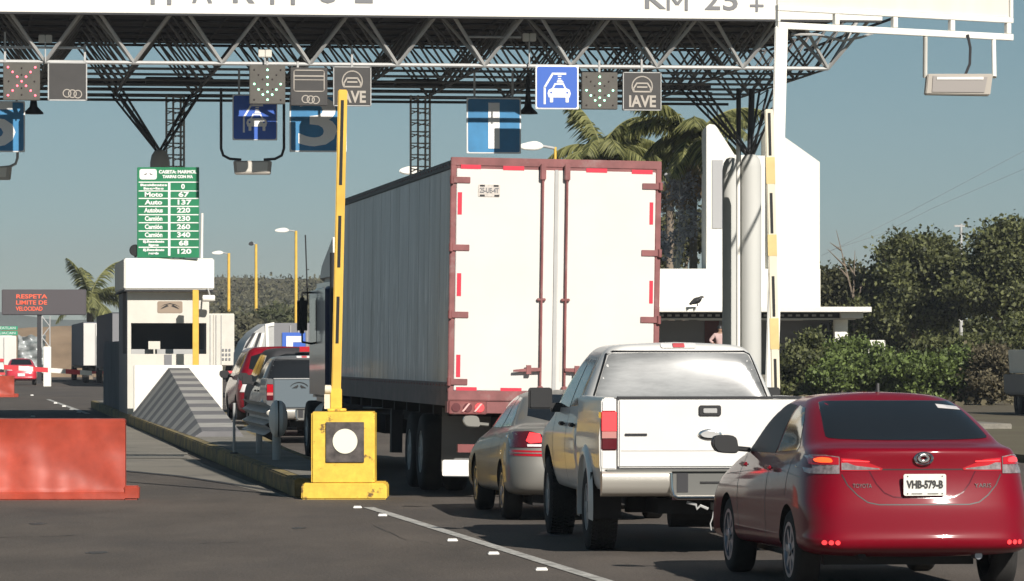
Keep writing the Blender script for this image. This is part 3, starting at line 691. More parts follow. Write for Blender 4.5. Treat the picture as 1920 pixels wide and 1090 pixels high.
# trunk columns with branching struts
def column(px, pytop, Yc, r, dark=False, struts=True):
    c = Vector((X(px, Yc), Yc, 0)); dx, dy = c.x, c.y-YF
    a, bb = dx*cos(TH)+dy*sin(TH), -dx*sin(TH)+dy*cos(TH); zt = Z(pytop, Yc)
    m_ = MB(); m_.lathe([(.2, r), (zt-.35, r), (zt-.15, r*.85), (zt-.03, r*.55), (zt, r*.2)], (a, bb, 0), 'Z', 28); col = m_.build('column', 'column_grey', can, smooth=True)
    if struts:
        m_ = MB(); ii = math.floor((A0-a)/MOD); jj = math.floor(bb/MOD)
        for di in (0, 1):
            for dj in (0, 1):
                na = A0-MOD*(ii+di); nb = MOD*(jj+dj)
                for e in (-.11, .11):
                    m_.tube((a+e*.4, bb, zt-.1), (na+e, nb, ZB), .035, 6)
                for q_ in range(6):
                    f = (q_+.5)/6; g = (q_+1.3)/6
                    P0 = Vector((a-.04, bb, zt-.1)).lerp(Vector((na-.11, nb, ZB)), f); P1 = Vector((a+.04, bb, zt-.1)).lerp(Vector((na+.11, nb, ZB)), min(g, 1)); m_.tube(P0, P1, .014, 4)
        m_.build('strut', 'steel_dark', can)
    return a, bb, zt
column(300, 281, 116.5, .27)
a_, b_, z_ = column(1407.5, 289, 115.0, .285)
column(1371, 296, 116.8, .245, struts=False)
m_ = MB(); m_.tube((a_-.36, b_-.1, .2), (a_-.36, b_-.1, Z(262, 115)), .055, 10); m_.build('downpipe', 'white_paint', can, smooth=True)
m_ = MB(); m_.tube((a_-.33, b_, z_-.6), (a_-.33, b_, ZB), .065, 10); m_.tube((a_+.0, b_+.1, z_-.1), (a_+.05, b_+.1, ZB), .085, 8); m_.build('stub_column', 'steel_dark', can, smooth=True)
for (xa, xb) in ((312, 345), (770, 806)):                       # lattice masts carrying the rear of the roof
    Yl = 118.0; m_ = MB(); x0, x1 = X(xa, Yl), X(xb, Yl); zt = ZB
    loc = lambda x, y: (x*cos(TH)+(y-YF)*sin(TH), -x*sin(TH)+(y-YF)*cos(TH))
    cs = [loc(x0, Yl), loc(x0+(x1-x0)*.38, Yl+.05), loc(x1-(x1-x0)*.25, Yl+.4), loc(x1, Yl)]
    for (aa, bb) in cs: m_.tube((aa, bb, .2), (aa, bb, zt), .032, 6)
    z = .4; kk_ = 0
    while z < zt:
        for i in range(4):
            p, r_ = cs[i], cs[(i+1) % 4]; m_.tube((p[0], p[1], z), (r_[0], r_[1], z+(.0 if kk_ % 2 else .10)), .016, 4)
        z += .16; kk_ += 1
    m_.build('lattice_mast', 'steel_grey', can)

# ------------------------------------------------------------------ lane signals under the front chord
def hang(name, label, cat, x0, x1, y0, y1, b_, m, group=None, depth=.16):
    p0, p1 = can_p(x0, y1, b_), can_p(x1, y0, b_); base = Vector((0, YF, 0))
    c = (p0.x+p1.x)/2; w = (p1.x-p0.x)/2; zc = (p0.z+p1.z)/2; h = (p1.z-p0.z)/2
    wpt = base+V*c+U*b_+Vector((0, 0, zc))
    r_ = thing(name, label, cat, wpt, TH, group)
    b = MB(); b.box(-w, w, 0, depth, -h, h); bd = b.build('housing', m, r_, bevel=.012)
    return r_, bd, w, h
def hanger(r_, w, h, xs, up): b = MB(); [b.box(x-.025, x+.025, .06, .11, h, h+up) for x in xs]; b.build('hanger', 'steel_grey', r_)
def leds(bd, pts, m, r=.022, nm='led'):
    for (x, z) in pts: b = MB(); b.lathe([(-.018, r*.6), (-.012, r), (-.001, r)], (x, 0, z), 'Y', 8); b.build(nm, m, bd)
G1 = 'lane signals hanging under the canopy front'
r_, bd, w, h = hang('lane_signal', 'grey lane signal showing a red X, hanging at the far left', 'lane signal', 6, 75, 117.5, 188, -.12, 'signal_face', G1); hanger(r_, w, h, (-w*.9,), .75)
pts = [(sx*f*w, sz*f*h) for f in (.24, .49, .74) for sx in (-1, 1) for sz in (-1, 1)]+[(0, 0)]; leds(bd, pts, 'led_red', .026)
leds(bd, [(0, .7*h), (0, .35*h), (0, -.35*h), (0, -.7*h), (-.7*w, 0), (.7*w, 0)], 'led_off', nm='led_off')
def arrow(x0, x1, y0, y1, label):
    r_, bd, w, h = hang('lane_signal', label, 'lane signal', x0, x1, y0, y1, -.12, 'signal_face', G1); hanger(r_, w, h, (0,), .3)
    leds(bd, [(0, z*h) for z in (.75, .38, 0, -.38, -.78)]+[(sx*a*w, b_*h) for sx in (-1, 1) for a, b_ in ((.74, .02), (.50, -.26), (.26, -.52))], 'led_green', .026)
    leds(bd, [(sx*a*w, b_*h) for sx in (-1, 1) for a, b_ in ((.74, .75), (.5, .5), (.27, .27), (.74, -.78), (.3, -.24))], 'led_off', nm='led_off')
arrow(468, 535, 122.5, 195, 'grey lane signal with a green down arrow, left of the dark card panel')
arrow(1091, 1158, 136, 205, 'grey lane signal with a green down arrow, right of the blue tag sign')
def rings(bd, cx_, cz_, r, nm='coin_mark'):
    b = MB()
    for k in range(3):
        c = cx_+(k-1)*r*1.25; pr = [(-.010, r), (-.010, r-.022), (-.001, r-.022), (-.001, r)]; b.lathe(pr, (c, 0, cz_-k*.01), 'Y', 24, closed=True)
    b.build(nm, 'signal_ink', bd)
def outline_strip(bd, pts, wd_, m, nm, d0=-.011, closed=False):
    b = MB(); n = len(pts); rng_ = range(n if closed else n-1)
    for i in rng_:
        a = Vector((pts[i][0], 0, pts[i][1])); c = Vector((pts[(i+1) % n][0], 0, pts[(i+1) % n][1])); t = (c-a).normalized(); nn_ = Vector((-t.z, 0, t.x))*wd_/2; a -= t*wd_*.3; c += t*wd_*.3
        v = [a+nn_, c+nn_, c-nn_, a-nn_]; b.add([p+Vector((0, d0, 0)) for p in v]+[p+Vector((0, -.001, 0)) for p in v], [(0, 1, 2, 3), (4, 7, 6, 5), (0, 4, 5, 1), (1, 5, 6, 2), (2, 6, 7, 3), (3, 7, 4, 0)])
    b.build(nm, m, bd)
r_, bd, w, h = hang('payment_panel', 'dull dark panel with three faint coin rings, next to the red X signal', 'sign', 90, 163, 117.5, 188.5, -.12, 'signal_dark', G1); rings(bd, .12, -h*.62, .105)
hanger(r_, w, h, (w*.9,), .45); outline_strip(bd, rrect(-w*.98, w*.98, -h*.98, h*.98, .02), .03, 'steel_grey', 'frame', closed=True)
r_, bd, w, h = hang('payment_panel', 'dark panel with a bank card outline over three coin rings', 'sign', 545, 614, 127, 198, -.12, 'signal_dark', G1); rings(bd, .04, -h*.66, .10)
outline_strip(bd, rrect(-w*.82, w*.82, -h*.25, h*.85, .05), .022, 'signal_ink', 'card_mark', closed=True); outline_strip(bd, [(-w*.78, h*.55), (w*.78, h*.55)], .03, 'signal_ink', 'card_stripe'); outline_strip(bd, [(-w*.78, h*.35), (w*.78, h*.35)], .018, 'signal_ink', 'card_stripe')
hanger(r_, w, h, (-w*.6,), .15)
def iave(x0, x1, y0, y1, label):
    r_, bd, w, h = hang('lane_display', label, 'sign', x0, x1, y0, y1, -.12, 'signal_dark', G1); hanger(r_, w, h, (0,), .5)
    arc = [(.44*w*1.2*cos(a), h*.25+.48*h*1.1*sin(a)) for a in np.linspace(-.5, pi+.5, 16)]; outline_strip(bd, arc, .028, 'signal_ink', 'arc_mark')
    outline_strip(bd, [(-.44*w, -.02*h), (-.44*w, .16*h), (-.28*w, .42*h), (.28*w, .42*h), (.44*w, .16*h), (.44*w, -.02*h), (-.44*w, -.02*h)], .035, 'signal_ink', 'car_mark')
    outline_strip(bd, [(-.25*w, .22*h), (.25*w, .22*h)], .035, 'signal_ink', 'car_mark')
    text('lettering', 'IAVE', .40, 'signal_ink', bd, (0, -.008, -.56*h), .006, width=w*1.4, bold=.012)
    outline_strip(bd, rrect(-w*.98, w*.98, -h*.98, h*.98, .02), .022, 'steel_grey', 'frame', closed=True)
iave(625, 696, 125.5, 199, 'dark panel reading IAVE, partly hidden by the top of the yellow boom')
iave(1168, 1240, 136, 207, 'dark panel reading IAVE, rightmost of the hanging row')
# blue tag sign
r_, bd, w, h = hang('tag_sign', 'bright blue square sign with a white car under a scanner arm', 'sign', 1004, 1085, 123, 205, -.35, 'sign_white', G1, .05)
b = MB(); b.prism(rrect(-w*.93, w*.93, -h*.93, h*.93, .05), (-.006, -.001)); fc = b.build('blue_face', 'sign_blue', bd)
def car_icon(fc, w, h, m='sign_white'):
    outline_strip(fc, [(-.62*w, -.80*h), (-.62*w, 0), (-.22*w, .66*h), (.42*w, .66*h)], .085*w*2*.6, m, 'scanner_arm', -.014)
    b = MB(); b.prism([(-.42*w, -.50*h), (.62*w, -.50*h), (.68*w, -.30*h), (.62*w, -.12*h), (.45*w, -.04*h), (.33*w, .20*h), (-.13*w, .20*h), (-.25*w, -.04*h), (-.42*w, -.12*h), (-.48*w, -.30*h)], (-.014, -.007))
    for x_ in (-.36, .42): b.prism(rrect(x_*w, (x_+.16)*w, -.74*h, -.46*h, .02), (-.0145, -.007))
    b.build('car_mark', m, fc)
    b = MB(); b.prism([(-.17*w, -.05*h), (.37*w, -.05*h), (.28*w, .12*h), (-.08*w, .12*h)], (-.0165, -.015)); b.prism(disc(-.30*w, -.26*h, .025), (-.0165, -.015)); b.prism(disc(.50*w, -.26*h, .025), (-.0165, -.015)); b.build('car_window', 'sign_blue', fc)
    for k, (z0, ww) in enumerate(((.54, .10), (.42, .08), (.33, .14), (.26, .2))): outline_strip(fc, [((.10-ww/2)*w*1.0, z0*h), ((.10+ww)*w, z0*h)], .03, m, 'signal_wave', -.014)
car_icon(fc, w*.93, h*.93)
# lane number signs, hung deeper under the roof
G2 = 'blue lane number signs under the canopy'
def lane_sign(x0, x1, y0, y1, num, label, icon=False):
    r_, bd, w, h = hang('lane_sign', label, 'sign', x0, x1, y0, y1, 1.9, 'sign_white', G2, .06)
    b = MB(); b.prism(rrect(-w*.95, w*.95, -h*.95, h*.95, .05), (-.006, -.001)); fc = b.build('blue_face', 'sign_blue' if icon else 'sign_blue_dull', bd)
    if icon: car_icon(fc, w*.8, h*.8)
    elif num == '1': b = MB(); b.box(-.16*w*1.3, .16*w*1.3, -.015, -.007, -h*.82, h*.82); b.build('numeral', 'sign_white', fc)
    else: text('numeral', num, h*2.45, 'sign_white', fc, (0, -.01, 0), .004, width=w*1.35, bold=.03)
    hanger(r_, w, h, (-w*.7, w*.7), ZB-(r_.location.z+h))
lane_sign(-58, 47, 190, 285, '5', 'blue sign with half of a white lane number, cut by the left picture edge')
lane_sign(436, 520, 178, 263, '', 'blue scanner sign under the green arrow, left of the lane 3 sign', True)
lane_sign(543, 650, 180, 285, '3', 'blue sign with a white number 3 behind the yellow boom')
lane_sign(875, 977, 184, 288, '1', 'blue sign with a white number 1 above the trailer')

# floodlight boxes on bent arms
def flood(x0, x1, ytop, ybot, Y, label, barm='steel_dark', w0=430, w1=500):
    r_ = thing('floodlight', label, 'lamp', P((x0+x1)/2, ybot, Y), 0, 'floodlights hanging from the gantry'); k = Y/FPX; W2 = (x1-x0)/2*k; Hh = (ybot-ytop)*k; bw = (w1-w0)/2*k; bh = 28*k
    b = MB()
    for s_ in (-1, 1):
        pts = [Vector((s_*W2, .1, Hh)), Vector((s_*W2, .1, .75*Hh)), Vector((s_*W2, .1, .30*Hh)), Vector((s_*W2*.93, .1, .22*Hh)), Vector((s_*W2*.72, .1, .18*Hh)), Vector((s_*bw*.6, .1, .17*Hh))]
        b.path(pts, .035, 8)
    b.build('arm', barm, r_, smooth=True)
    b = MB(); b.prism([(-bw*1.02, bh*.9), (bw*1.02, bh*.9), (bw*.95, 0), (-bw*.95, 0)], (-.05, .35)); b.build('housing', 'lamp_box', r_, bevel=.02)
    b = MB(); b.prism([(-bw*.85, bh*.80), (bw*.85, bh*.80), (bw*.80, .06), (-bw*.80, .06)], (-.065, -.052)); b.build('lens', 'cream', r_)
    return r_
flood(414, 532, 165, 327, 107.5, 'floodlight on a dark bent arm, hanging left of the lane 3 sign')
flood(-70, 32, 200, 337, 107.5, 'floodlight on a pale arm at the left picture edge under the lane sign', 'steel_grey', -60, 16)
# small lamps on the front chord
G3 = 'small lamps along the canopy front'
for (px, py, lb) in ((85, 73, 'small cream lamp box on a rail above the red X signal'), (497, 100, 'pair of small square lamps above the green arrow on the left'), (993, 70, 'pair of small square lamps on an arm above the blue tag sign')):
    p_ = can_p(px, py, -.2); w_ = Vector((0, YF, 0))+V*p_.x+U*p_.y+Vector((0, 0, p_.z)); r_ = thing('truss_lamp', lb, 'lamp', w_, TH, G3)
    for sx in (-1, 1): b = MB(); b.box(sx*.085-.08, sx*.085+.08, 0, .12, -.10, .10); b.build('lamp_head', 'cream', r_, bevel=.015)
    b = MB(); b.tube((0, .06, -.1), (0, .06, -(p_.z-ZB) if p_.z > ZB else -.3), .02); 
    if px == 993: b.tube((-.2, .06, 0), (-1.6, .06, 0), .03)
    if px == 85: b.box(-1.15, .95, .04, .08, -.24, -.18)
    b.build('arm', 'steel_grey', r_)
for (px, lb) in ((63, 'black bell-shaped siren hanging behind the red X signal'), (990, 'black bell-shaped siren hanging right of the number 1 sign')):
    p_ = can_p(px, 214, 2.5); w_ = Vector((0, YF, 0))+V*p_.x+U*p_.y+Vector((0, 0, p_.z)); r_ = thing('siren', lb, 'siren', w_, TH, 'bell-shaped sirens under the canopy')
    b = MB(); b.lathe([(0, .25), (.04, .24), (.18, .10), (.5, .06), (.9, .06)], (0, 0, 0), 'Z', 16); b.build('bell', 'black', r_, smooth=True)
    b = MB(); b.tube((0, 0, .9), (0, 0, ZB-p_.z), .03); b.build('hanger', 'black', r_)

# ------------------------------------------------------------------ white overhead sign on its pole
Yo = 90.0; root = thing('overhead_sign', 'white framed overhead sign on a white pole at the top right', 'sign', (X(1465, Yo), Yo, 0), 0)
ko = FPX/Yo; zb = Z(50, Yo)
b = MB(); b.prism([(-.135-.235, 0), (.135-.235, 0), (.135, zb), (-.135, zb)], (-.1, .1)); b.build('pole', 'white_paint', root, bevel=.02)
ang = R(32)*0+math.atan(3.4/5.3); T = Matrix.Rotation(ang, 4, 'Z'); Lb = 6.25
b = MB(); b.box(-.12, Lb, -.06, .06, zb-.05, zb+.09, T); b.box(-.12, Lb, -.06, .06, zb+.33, zb+.45, T)
for k in range(5): xx = -.12+(Lb+.0)*k/4; b.box(max(-.12, xx-.06), min(Lb, xx+.06), -.055, .055, zb+.095, zb+.325, T)
b.box(Lb-.08, Lb, -.05, .05, zb+.455, zb+3, T); b.build('frame', 'white_paint', root, bevel=.008)
b = MB(); b.box(-.1, Lb-.09, .0, .04, zb+.46, zb+3.0, T); b.build('panel', mat('sign_back', (0.66, 0.62, 0.56), .6, var=.06, vscale=1.2, stretch=(1, 1, .1)), root)
xa = root.location
def onarm(px, dz=0):    # point on the arm seen at column px
    k = (px-CX)/FPX; u_ = (k*Yo-xa.x)/(cos(ang)-k*sin(ang)); return Vector((xa.x+u_*cos(ang), Yo+u_*sin(ang), 0))
pa, pb = onarm(1735), onarm(1863); zt = zb-.05
r2 = thing('floodlight', 'large grey floodlight hung on two white arms below the overhead sign', 'lamp', ((pa.x+pb.x)/2, (pa.y+pb.y)/2, Z(180, (pa.y+pb.y)/2)), 0, 'floodlights hanging from the gantry')
c_ = r2.location; k2 = (c_.y)/FPX
b = MB()
for p_, pxl in ((pa, 1738), (pb, 1868)):
    b.tube((p_.x-c_.x, p_.y-c_.y, zt-c_.z), ((pxl-1803)*k2, 0, (180-145)*k2), .05, 10)
b.build('arm', 'white_paint', r2, smooth=True)
b = MB(); b.prism([(-62*k2, 40*k2), (60*k2, 40*k2), (55*k2, 0), (-66*k2, 2*k2)], (-.25, .2)); b.build('housing', 'lamp_box', r2, bevel=.02)
b = MB(); b.prism([(-52*k2, 36*k2), (50*k2, 34*k2), (44*k2, 5*k2), (-54*k2, 6*k2)], (-.27, -.252)); b.build('lens', mat('lens_grey', (.34, .31, .29), .3), r2)
b = MB(); b.box(-45*k2, 42*k2, -.285, -.2705, 29*k2, 34*k2); b.build('visor', 'white_paint', r2)
b = MB(); b.path([Vector((15*k2, 0, 115*k2)), Vector((20*k2, 0, 90*k2)), Vector((19*k2, 0, 60*k2)), Vector((10*k2, 0, 38*k2))], .03, 6); b.build('cable', 'dark', r2, smooth=True)
b = MB(); b.path([P(1484, 65, 91), P(1530, 65, 91), P(1580, 77, 91.3), P(1615, 70, 91.5), P(1650, 58, 92)], .028, 6); tag(b.build('power_cable', 'steel_grey', smooth=True), 'grey cable sagging between the white pole and the overhead sign', 'cable')

# ------------------------------------------------------------------ VEHICLES (local frame: x right, y forward, origin under the rear bumper)
def heading(slope): return math.atan(slope)
def mirror(root, x, y, z, side, m, w=.24, h=.15):
    b = MB(); b.prism([(side*(p0), p1) for p0, p1 in smooth_poly([(0, -.4*h), (w*.15, -.5*h), (w*.8, -.45*h), (w, 0), (w*.9, .5*h), (w*.1, .5*h)], 2)], (-.0, .12)); b2 = b.build('mirror', m, root, bevel=.012)
    b2.location = (x, y, z)
    c = MB(); c.tube((-side*.10, .06, -.3*h), (side*.05, .06, -.2*h), .022, 8); c.build('mirror_arm', m, b2)
    return b2

# ---- red sedan, nearest
red = thing('sedan', 'glossy red sedan with a white licence plate, nearest vehicle at the lower right', 'car', (3.055, 31.5, 0), R(6.6)); red.scale = (1, 1.09, 1)
LR = [(.27, .22, .60, .45, 4.0, .3, .3), (.30, .25, .78, .14, 4.2, .25, .3), (.335, .27, .835, .045, 4.36, .25, .28, .07), (.37, .33, .86, .012, 4.4, .26, .34, .08),
      (.425, .40, .865, .0, 4.4, .27, .36, .09), (.445, .44, .862, .018, 4.4, .27, .36, .09), (.55, .52, .866, .022, 4.38, .27, .38, .09), (.66, .60, .868, .03, 4.34, .27, .40, .10), (.72, .64, .864, .055, 4.3, .27, .42, .10),
      (.86, .70, .855, .085, 4.22, .27, .44, .11), (.97, .76, .835, .085, 4.1, .27, .46, .12), (1.045, .82, .80, .075, 3.9, .26, .46, .13), (1.075, .86, .785, .085, 3.75, .25, .44, .13), (1.095, .90, .77, .15, 3.55, .25, .42, .10),
      (1.125, .95, .752, .42, 3.32, .24, .42, .07), (1.18, 1.03, .73, .56, 3.15, .22, .40, .05), (1.27, 1.16, .685, .80, 2.95, .2, .36, .05), (1.36, 1.29, .63, 1.06, 2.68, .18, .3, .05), (1.43, 1.39, .565, 1.30, 2.42, .2, .28, .05, .0),
      (1.468, 1.445, .46, 1.46, 2.25, .2, .28, .05, .012), (1.478, 1.46, .30, 1.62, 2.1, .2, .25, .03, .012)]
LR = [(a*1.015, *r_) for a, *r_ in LR]
rb, rbv = layered('body', LR, 'red_car', red, 2, [(.88, .31, .345, -1.0, -.50), (.88, .31, .345, .50, 1.0), (3.42, .31, .345, -1.0, -.50), (3.42, .31, .345, .50, 1.0)])
for yy in (.88, 3.42):
    for sx in (-1, 1): wheel_part(red, sx*.755, yy, .308, .19, sx, rimr=.66)
rg = patch(rbv, smooth_poly([(-.60, 1.155), (-.622, 1.175), (-.53, 1.415), (-.47, 1.432), (.47, 1.432), (.53, 1.415), (.622, 1.175), (.60, 1.155), (.3, 1.145), (-.3, 1.145)], 1), 'R', 'rear_window', 'glass_dark', red, .003)
patch(rbv, [(.36, 1.405), (.53, 1.385), (.54, 1.36), (.36, 1.375)], 'R', 'sticker', 'white_lens', rg, .006)
patch(rbv, [(1.80, 1.02), (1.80, 1.385), (2.2, 1.40), (2.42, 1.37), (2.65, 1.27), (2.95, 1.10), (3.10, 1.0)], 'L', 'front_window', 'black', red, .003)
patch(rbv, [(1.72, 1.03), (1.72, 1.39), (1.45, 1.375), (1.22, 1.29), (1.0, 1.15), (.92, 1.09), (.93, 1.06)], 'L', 'rear_door_window', 'glass_dark', red, .003)
patch(rbv, [(1.80, 1.02), (1.80, 1.385), (2.2, 1.40), (2.42, 1.37), (2.65, 1.27), (2.95, 1.10), (3.10, 1.0)], 'S', 'front_window', 'glass_dark', red, .003)
patch(rbv, [(1.72, 1.03), (1.72, 1.39), (1.45, 1.375), (1.22, 1.29), (1.0, 1.15), (.93, 1.06)], 'S', 'rear_door_window', 'glass_dark', red, .003)
seams(rbv, [[(1.76, .30), (1.76, 1.02)], [(2.86, .30), (2.95, .62), (3.02, .98)], [(1.0, .72), (.92, 1.02)]], 'L', 'door_gap', 'black', red, .012)
seams(rbv, [[(.5, .87), (1.2, .90), (2.6, .86), (3.6, .80)]], 'L', 'side_crease', 'black', red, .003)
for yy in (1.62, 2.62):
    b = MB(); b.box(-.02, .02, -.11, .11, -.018, .018); h_ = b.build('door_handle', 'red_car', red, bevel=.012); h_.location = (-.872, yy-.0, .91)
for sx in (-1, 1):
    f = lambda L: [(sx*a, c) for a, c in L]
    lamp = patch(rbv, f([(.615, .905), (.612, 1.03), (.70, 1.042), (.858, 1.035), (.858, .93), (.80, .902)]), 'R', 'tail_light', 'tail_clear', red, .006)
    patch(rbv, f([(.618, .972), (.618, 1.024), (.70, 1.036), (.805, 1.030), (.83, .985), (.78, .968)]), 'R', 'brake_lens', 'tail_red', lamp, .010)
    patch(rbv, smooth_poly(f([(.655, .985), (.665, 1.018), (.72, 1.024), (.765, 1.01), (.76, .985)]), 2), 'R', 'brake_bulb', 'tail_orange' if sx < 0 else 'tail_lit', lamp, .014)
    patch(rbv, f([(.825, .985), (.805, 1.028), (.857, 1.03), (.857, .95), (.83, .94)]), 'R', 'side_lens', 'tail_red', lamp, .010)
    lamp = patch(rbv, f([(.605, .925), (.605, 1.022), (.47, 1.012), (.30, .945), (.31, .930), (.45, .925)]), 'R', 'tail_light', 'tail_red', red, .005)
    patch(rbv, f([(.60, .934), (.60, .985), (.56, .987), (.50, .965), (.33, .946), (.32, .938), (.45, .934)]), 'R', 'chrome_lens', 'tail_clear', lamp, .008)
    patch(rbv, f([(.59, .998), (.59, 1.008), (.40, .999), (.40, .992)]), 'R', 'light_strip', 'tail_lit', lamp, .009)
    for k in range(3):
        c = .645+k*.045
        patch(rbv, f(disc(c, .398, .017, 12)), 'R', 'reflector', 'tail_lit', red, .006)
    b = MB(); b.lathe([(-.03, .028), (.10, .028), (.10, .02)], (sx*.44, .20, .292), 'Y', 14); b.build('exhaust' if sx > 0 else 'tow_eye', 'alloy' if sx > 0 else 'chassis', red, smooth=True)
seams(rbv, [[(-.36, .937), (.36, .937)], [(-.60, .90), (-.56, .82), (-.49, .745), (-.42, .695), (-.34, .678), (.34, .678), (.42, .695), (.49, .745), (.56, .82), (.60, .90)]], 'R', 'boot_gap', 'black', red, .009, step=.02)
seams(rbv, [[(-.40, .925), (-.35, .83), (-.295, .765), (-.23, .735), (-.15, .728), (.15, .728), (.23, .735), (.295, .765), (.35, .83), (.40, .925)]], 'R', 'plate_recess', 'tail_dark', red, .010, step=.02)
b = MB(); b.prism(rrect(-.16, .16, .745, .905, .015), (0, .008)); pl = b.build('licence_plate', mat('plate', (.72, .70, .64), .45, var=.05, vscale=20), red); pl.location = (0, .028, 0); pl.rotation_euler = (0, 0, 0)
text('lettering', 'VHB-579-B', .078, 'signal_dark', pl, (0, -.004, .826), .002, width=.275, bold=.003)
b = MB(); 
for sx in (-1, 1): b.prism(disc(sx*.13, .888, .005, 8), (-.004, -.0005)); b.prism(disc(sx*.13, .76, .005, 8), (-.004, -.0005))
b.box(-.10, -.02, -.004, -.0005, .757, .762); b.box(.02, .10, -.004, -.0005, .757, .762); b.build('plate_mark', 'signal_dark', pl)
b = MB()                                                           # chrome oval badge
pr = [(-.010, .06), (-.016, .052), (-.010, .044), (-.002, .052)]
b.lathe(pr, (0, 0, 0), 'Y', 30, closed=True); b.lathe([(-.006, .040), (-.014, .034), (-.014, .022), (-.006, .016)], (0, 0, .0), 'Y', 24, closed=True)
b.lathe([(-.010, .032), (-.015, .026), (-.010, .020), (-.004, .026)], (0, 0, .014), 'Y', 24, closed=True)
bd_ = b.build('badge', 'chrome', red, smooth=True); bd_.scale = (1.25, 1, .85); bd_.location = (0, .074, 1.018)
hy = lambda x, z: rbv.ray_cast(Vector((x, -3, z)), Vector((0, 1, 0)))[0].y
text('lettering', 'TOYOTA', .045, 'chrome', red, (-.455, hy(-.455, .815)-.004, .815), .003, width=.14).rotation_euler = (pi/2, 0, math.atan2(hy(-.40, .815)-hy(-.50, .815), .10))
text('lettering', 'YARIS', .045, 'chrome', red, (.455, hy(.455, .815)-.004, .815), .003, width=.13).rotation_euler = (pi/2, 0, math.atan2(hy(.50, .815)-hy(.40, .815), .10))
b = MB(); b.prism([(0, 0), (.10, 0), (.03, .075), (.01, .08)], (-.008, .008), plane='YZ'); fin = b.build('antenna', 'black', red, bevel=.003); fin.location = (0, 1.60, 1.485)
mirror(red, -.86, 2.88, 1.06, -1, 'black', .22, .15); mirror(red, .86, 2.88, 1.06, 1, 'red_car', .22, .15)
b = MB(); b.box(-.58, .58, .9, 4.0, .19, .33); b.build('underbody', 'black', red)

# ---- silver sedan ahead of the pickup
sil = thing('sedan', 'silver sedan half hidden between the trailer and the white pickup', 'car', (.87, 45.4, 0), heading(.112))
LS = [(.26, .22, .62, .5, 4.4, .3, .3), (.29, .25, .82, .16, 4.6, .28, .3), (.33, .27, .875, .05, 4.8, .30, .34, .08), (.42, .38, .895, .0, 4.84, .34, .44, .10), (.60, .52, .897, .0, 4.84, .34, .46, .11), (.66, .58, .895, .03, 4.8, .34, .48, .11),
      (.80, .66, .885, .06, 4.7, .34, .50, .12), (.94, .74, .855, .08, 4.5, .34, .52, .13), (.995, .80, .82, .10, 4.3, .34, .5, .14), (1.02, .84, .78, .20, 4.1, .32, .5, .12), (1.045, .90, .745, .62, 3.7, .28, .46, .06),
      (1.13, 1.0, .70, .84, 3.45, .25, .42, .05), (1.24, 1.16, .63, 1.14, 3.1, .22, .36, .05), (1.33, 1.30, .56, 1.45, 2.75, .2, .3, .05), (1.38, 1.365, .46, 1.68, 2.5, .2, .28, .04), (1.395, 1.385, .30, 1.85, 2.35, .2, .25, .02)]
sb, sbv = layered('body', LS, 'silver_car', sil, 2, [(1.0, .31, .345, -1.0, -.52), (1.0, .31, .345, .52, 1.0), (3.75, .31, .345, -1.0, -.52), (3.75, .31, .345, .52, 1.0)])
for yy in (1.0, 3.75):
    for sx in (-1, 1): wheel_part(sil, sx*.775, yy, .312, .20, sx, rimr=.62)
patch(sbv, smooth_poly([(-.62, 1.06), (-.50, 1.345), (.50, 1.345), (.62, 1.06)], 1), 'R', 'rear_window', 'glass_dark', sil, .003)
mg = mat('glass_side', (.11, .12, .12), .08, spec=.7); M['glass_side'] = mg
patch(sbv, [(2.12, .97), (2.12, 1.31), (2.5, 1.32), (2.8, 1.25), (3.3, 1.02), (3.4, .96)], 'L', 'front_window', 'glass_side', sil, .003)
patch(sbv, [(2.04, .98), (2.04, 1.31), (1.75, 1.30), (1.35, 1.10), (1.28, 1.0)], 'L', 'rear_door_window', 'glass_side', sil, .003)
seams(sbv, [[(2.08, .30), (2.08, .97)], [(3.2, .30), (3.25, .95)], [(1.3, .62), (1.2, .99)]], 'L', 'door_gap', 'black', sil, .012)
for sx in (-1, 1):
    f = lambda L: [(sx*a, c) for a, c in L]
    lamp = patch(sbv, f([(.50, .79), (.54, .93), (.66, .965), (.80, .955), (.885, .88), (.885, .79)]), 'R', 'tail_light', 'tail_dark', sil, .007)
    patch(sbv, f([(.53, .85), (.56, .935), (.66, .95), (.70, .86), (.66, .835)]), 'R', 'brake_lens', 'tail_lit', lamp, .012)
    patch(sbv, f([(.54, .80), (.54, .825), (.69, .825), (.69, .80)]), 'R', 'reversing_lens', 'white_lens', lamp, .012)
    patch(sbv, f([(.50, .695), (.50, .755), (.885, .765), (.89, .705)]), 'R', 'bumper_strip', 'tail_red', sil, .006)
seams(sbv, [[(-.89, .73), (.89, .73)]], 'R', 'strip_gap', 'silver_car', sil, .012, .011)
mirror(sil, -.87, 3.28, 1.02, -1, 'silver_car', .20, .13)
b = MB(); b.box(-.62, .62, .3, 4.4, .17, .30); b.build('underbody', 'chassis', sil)

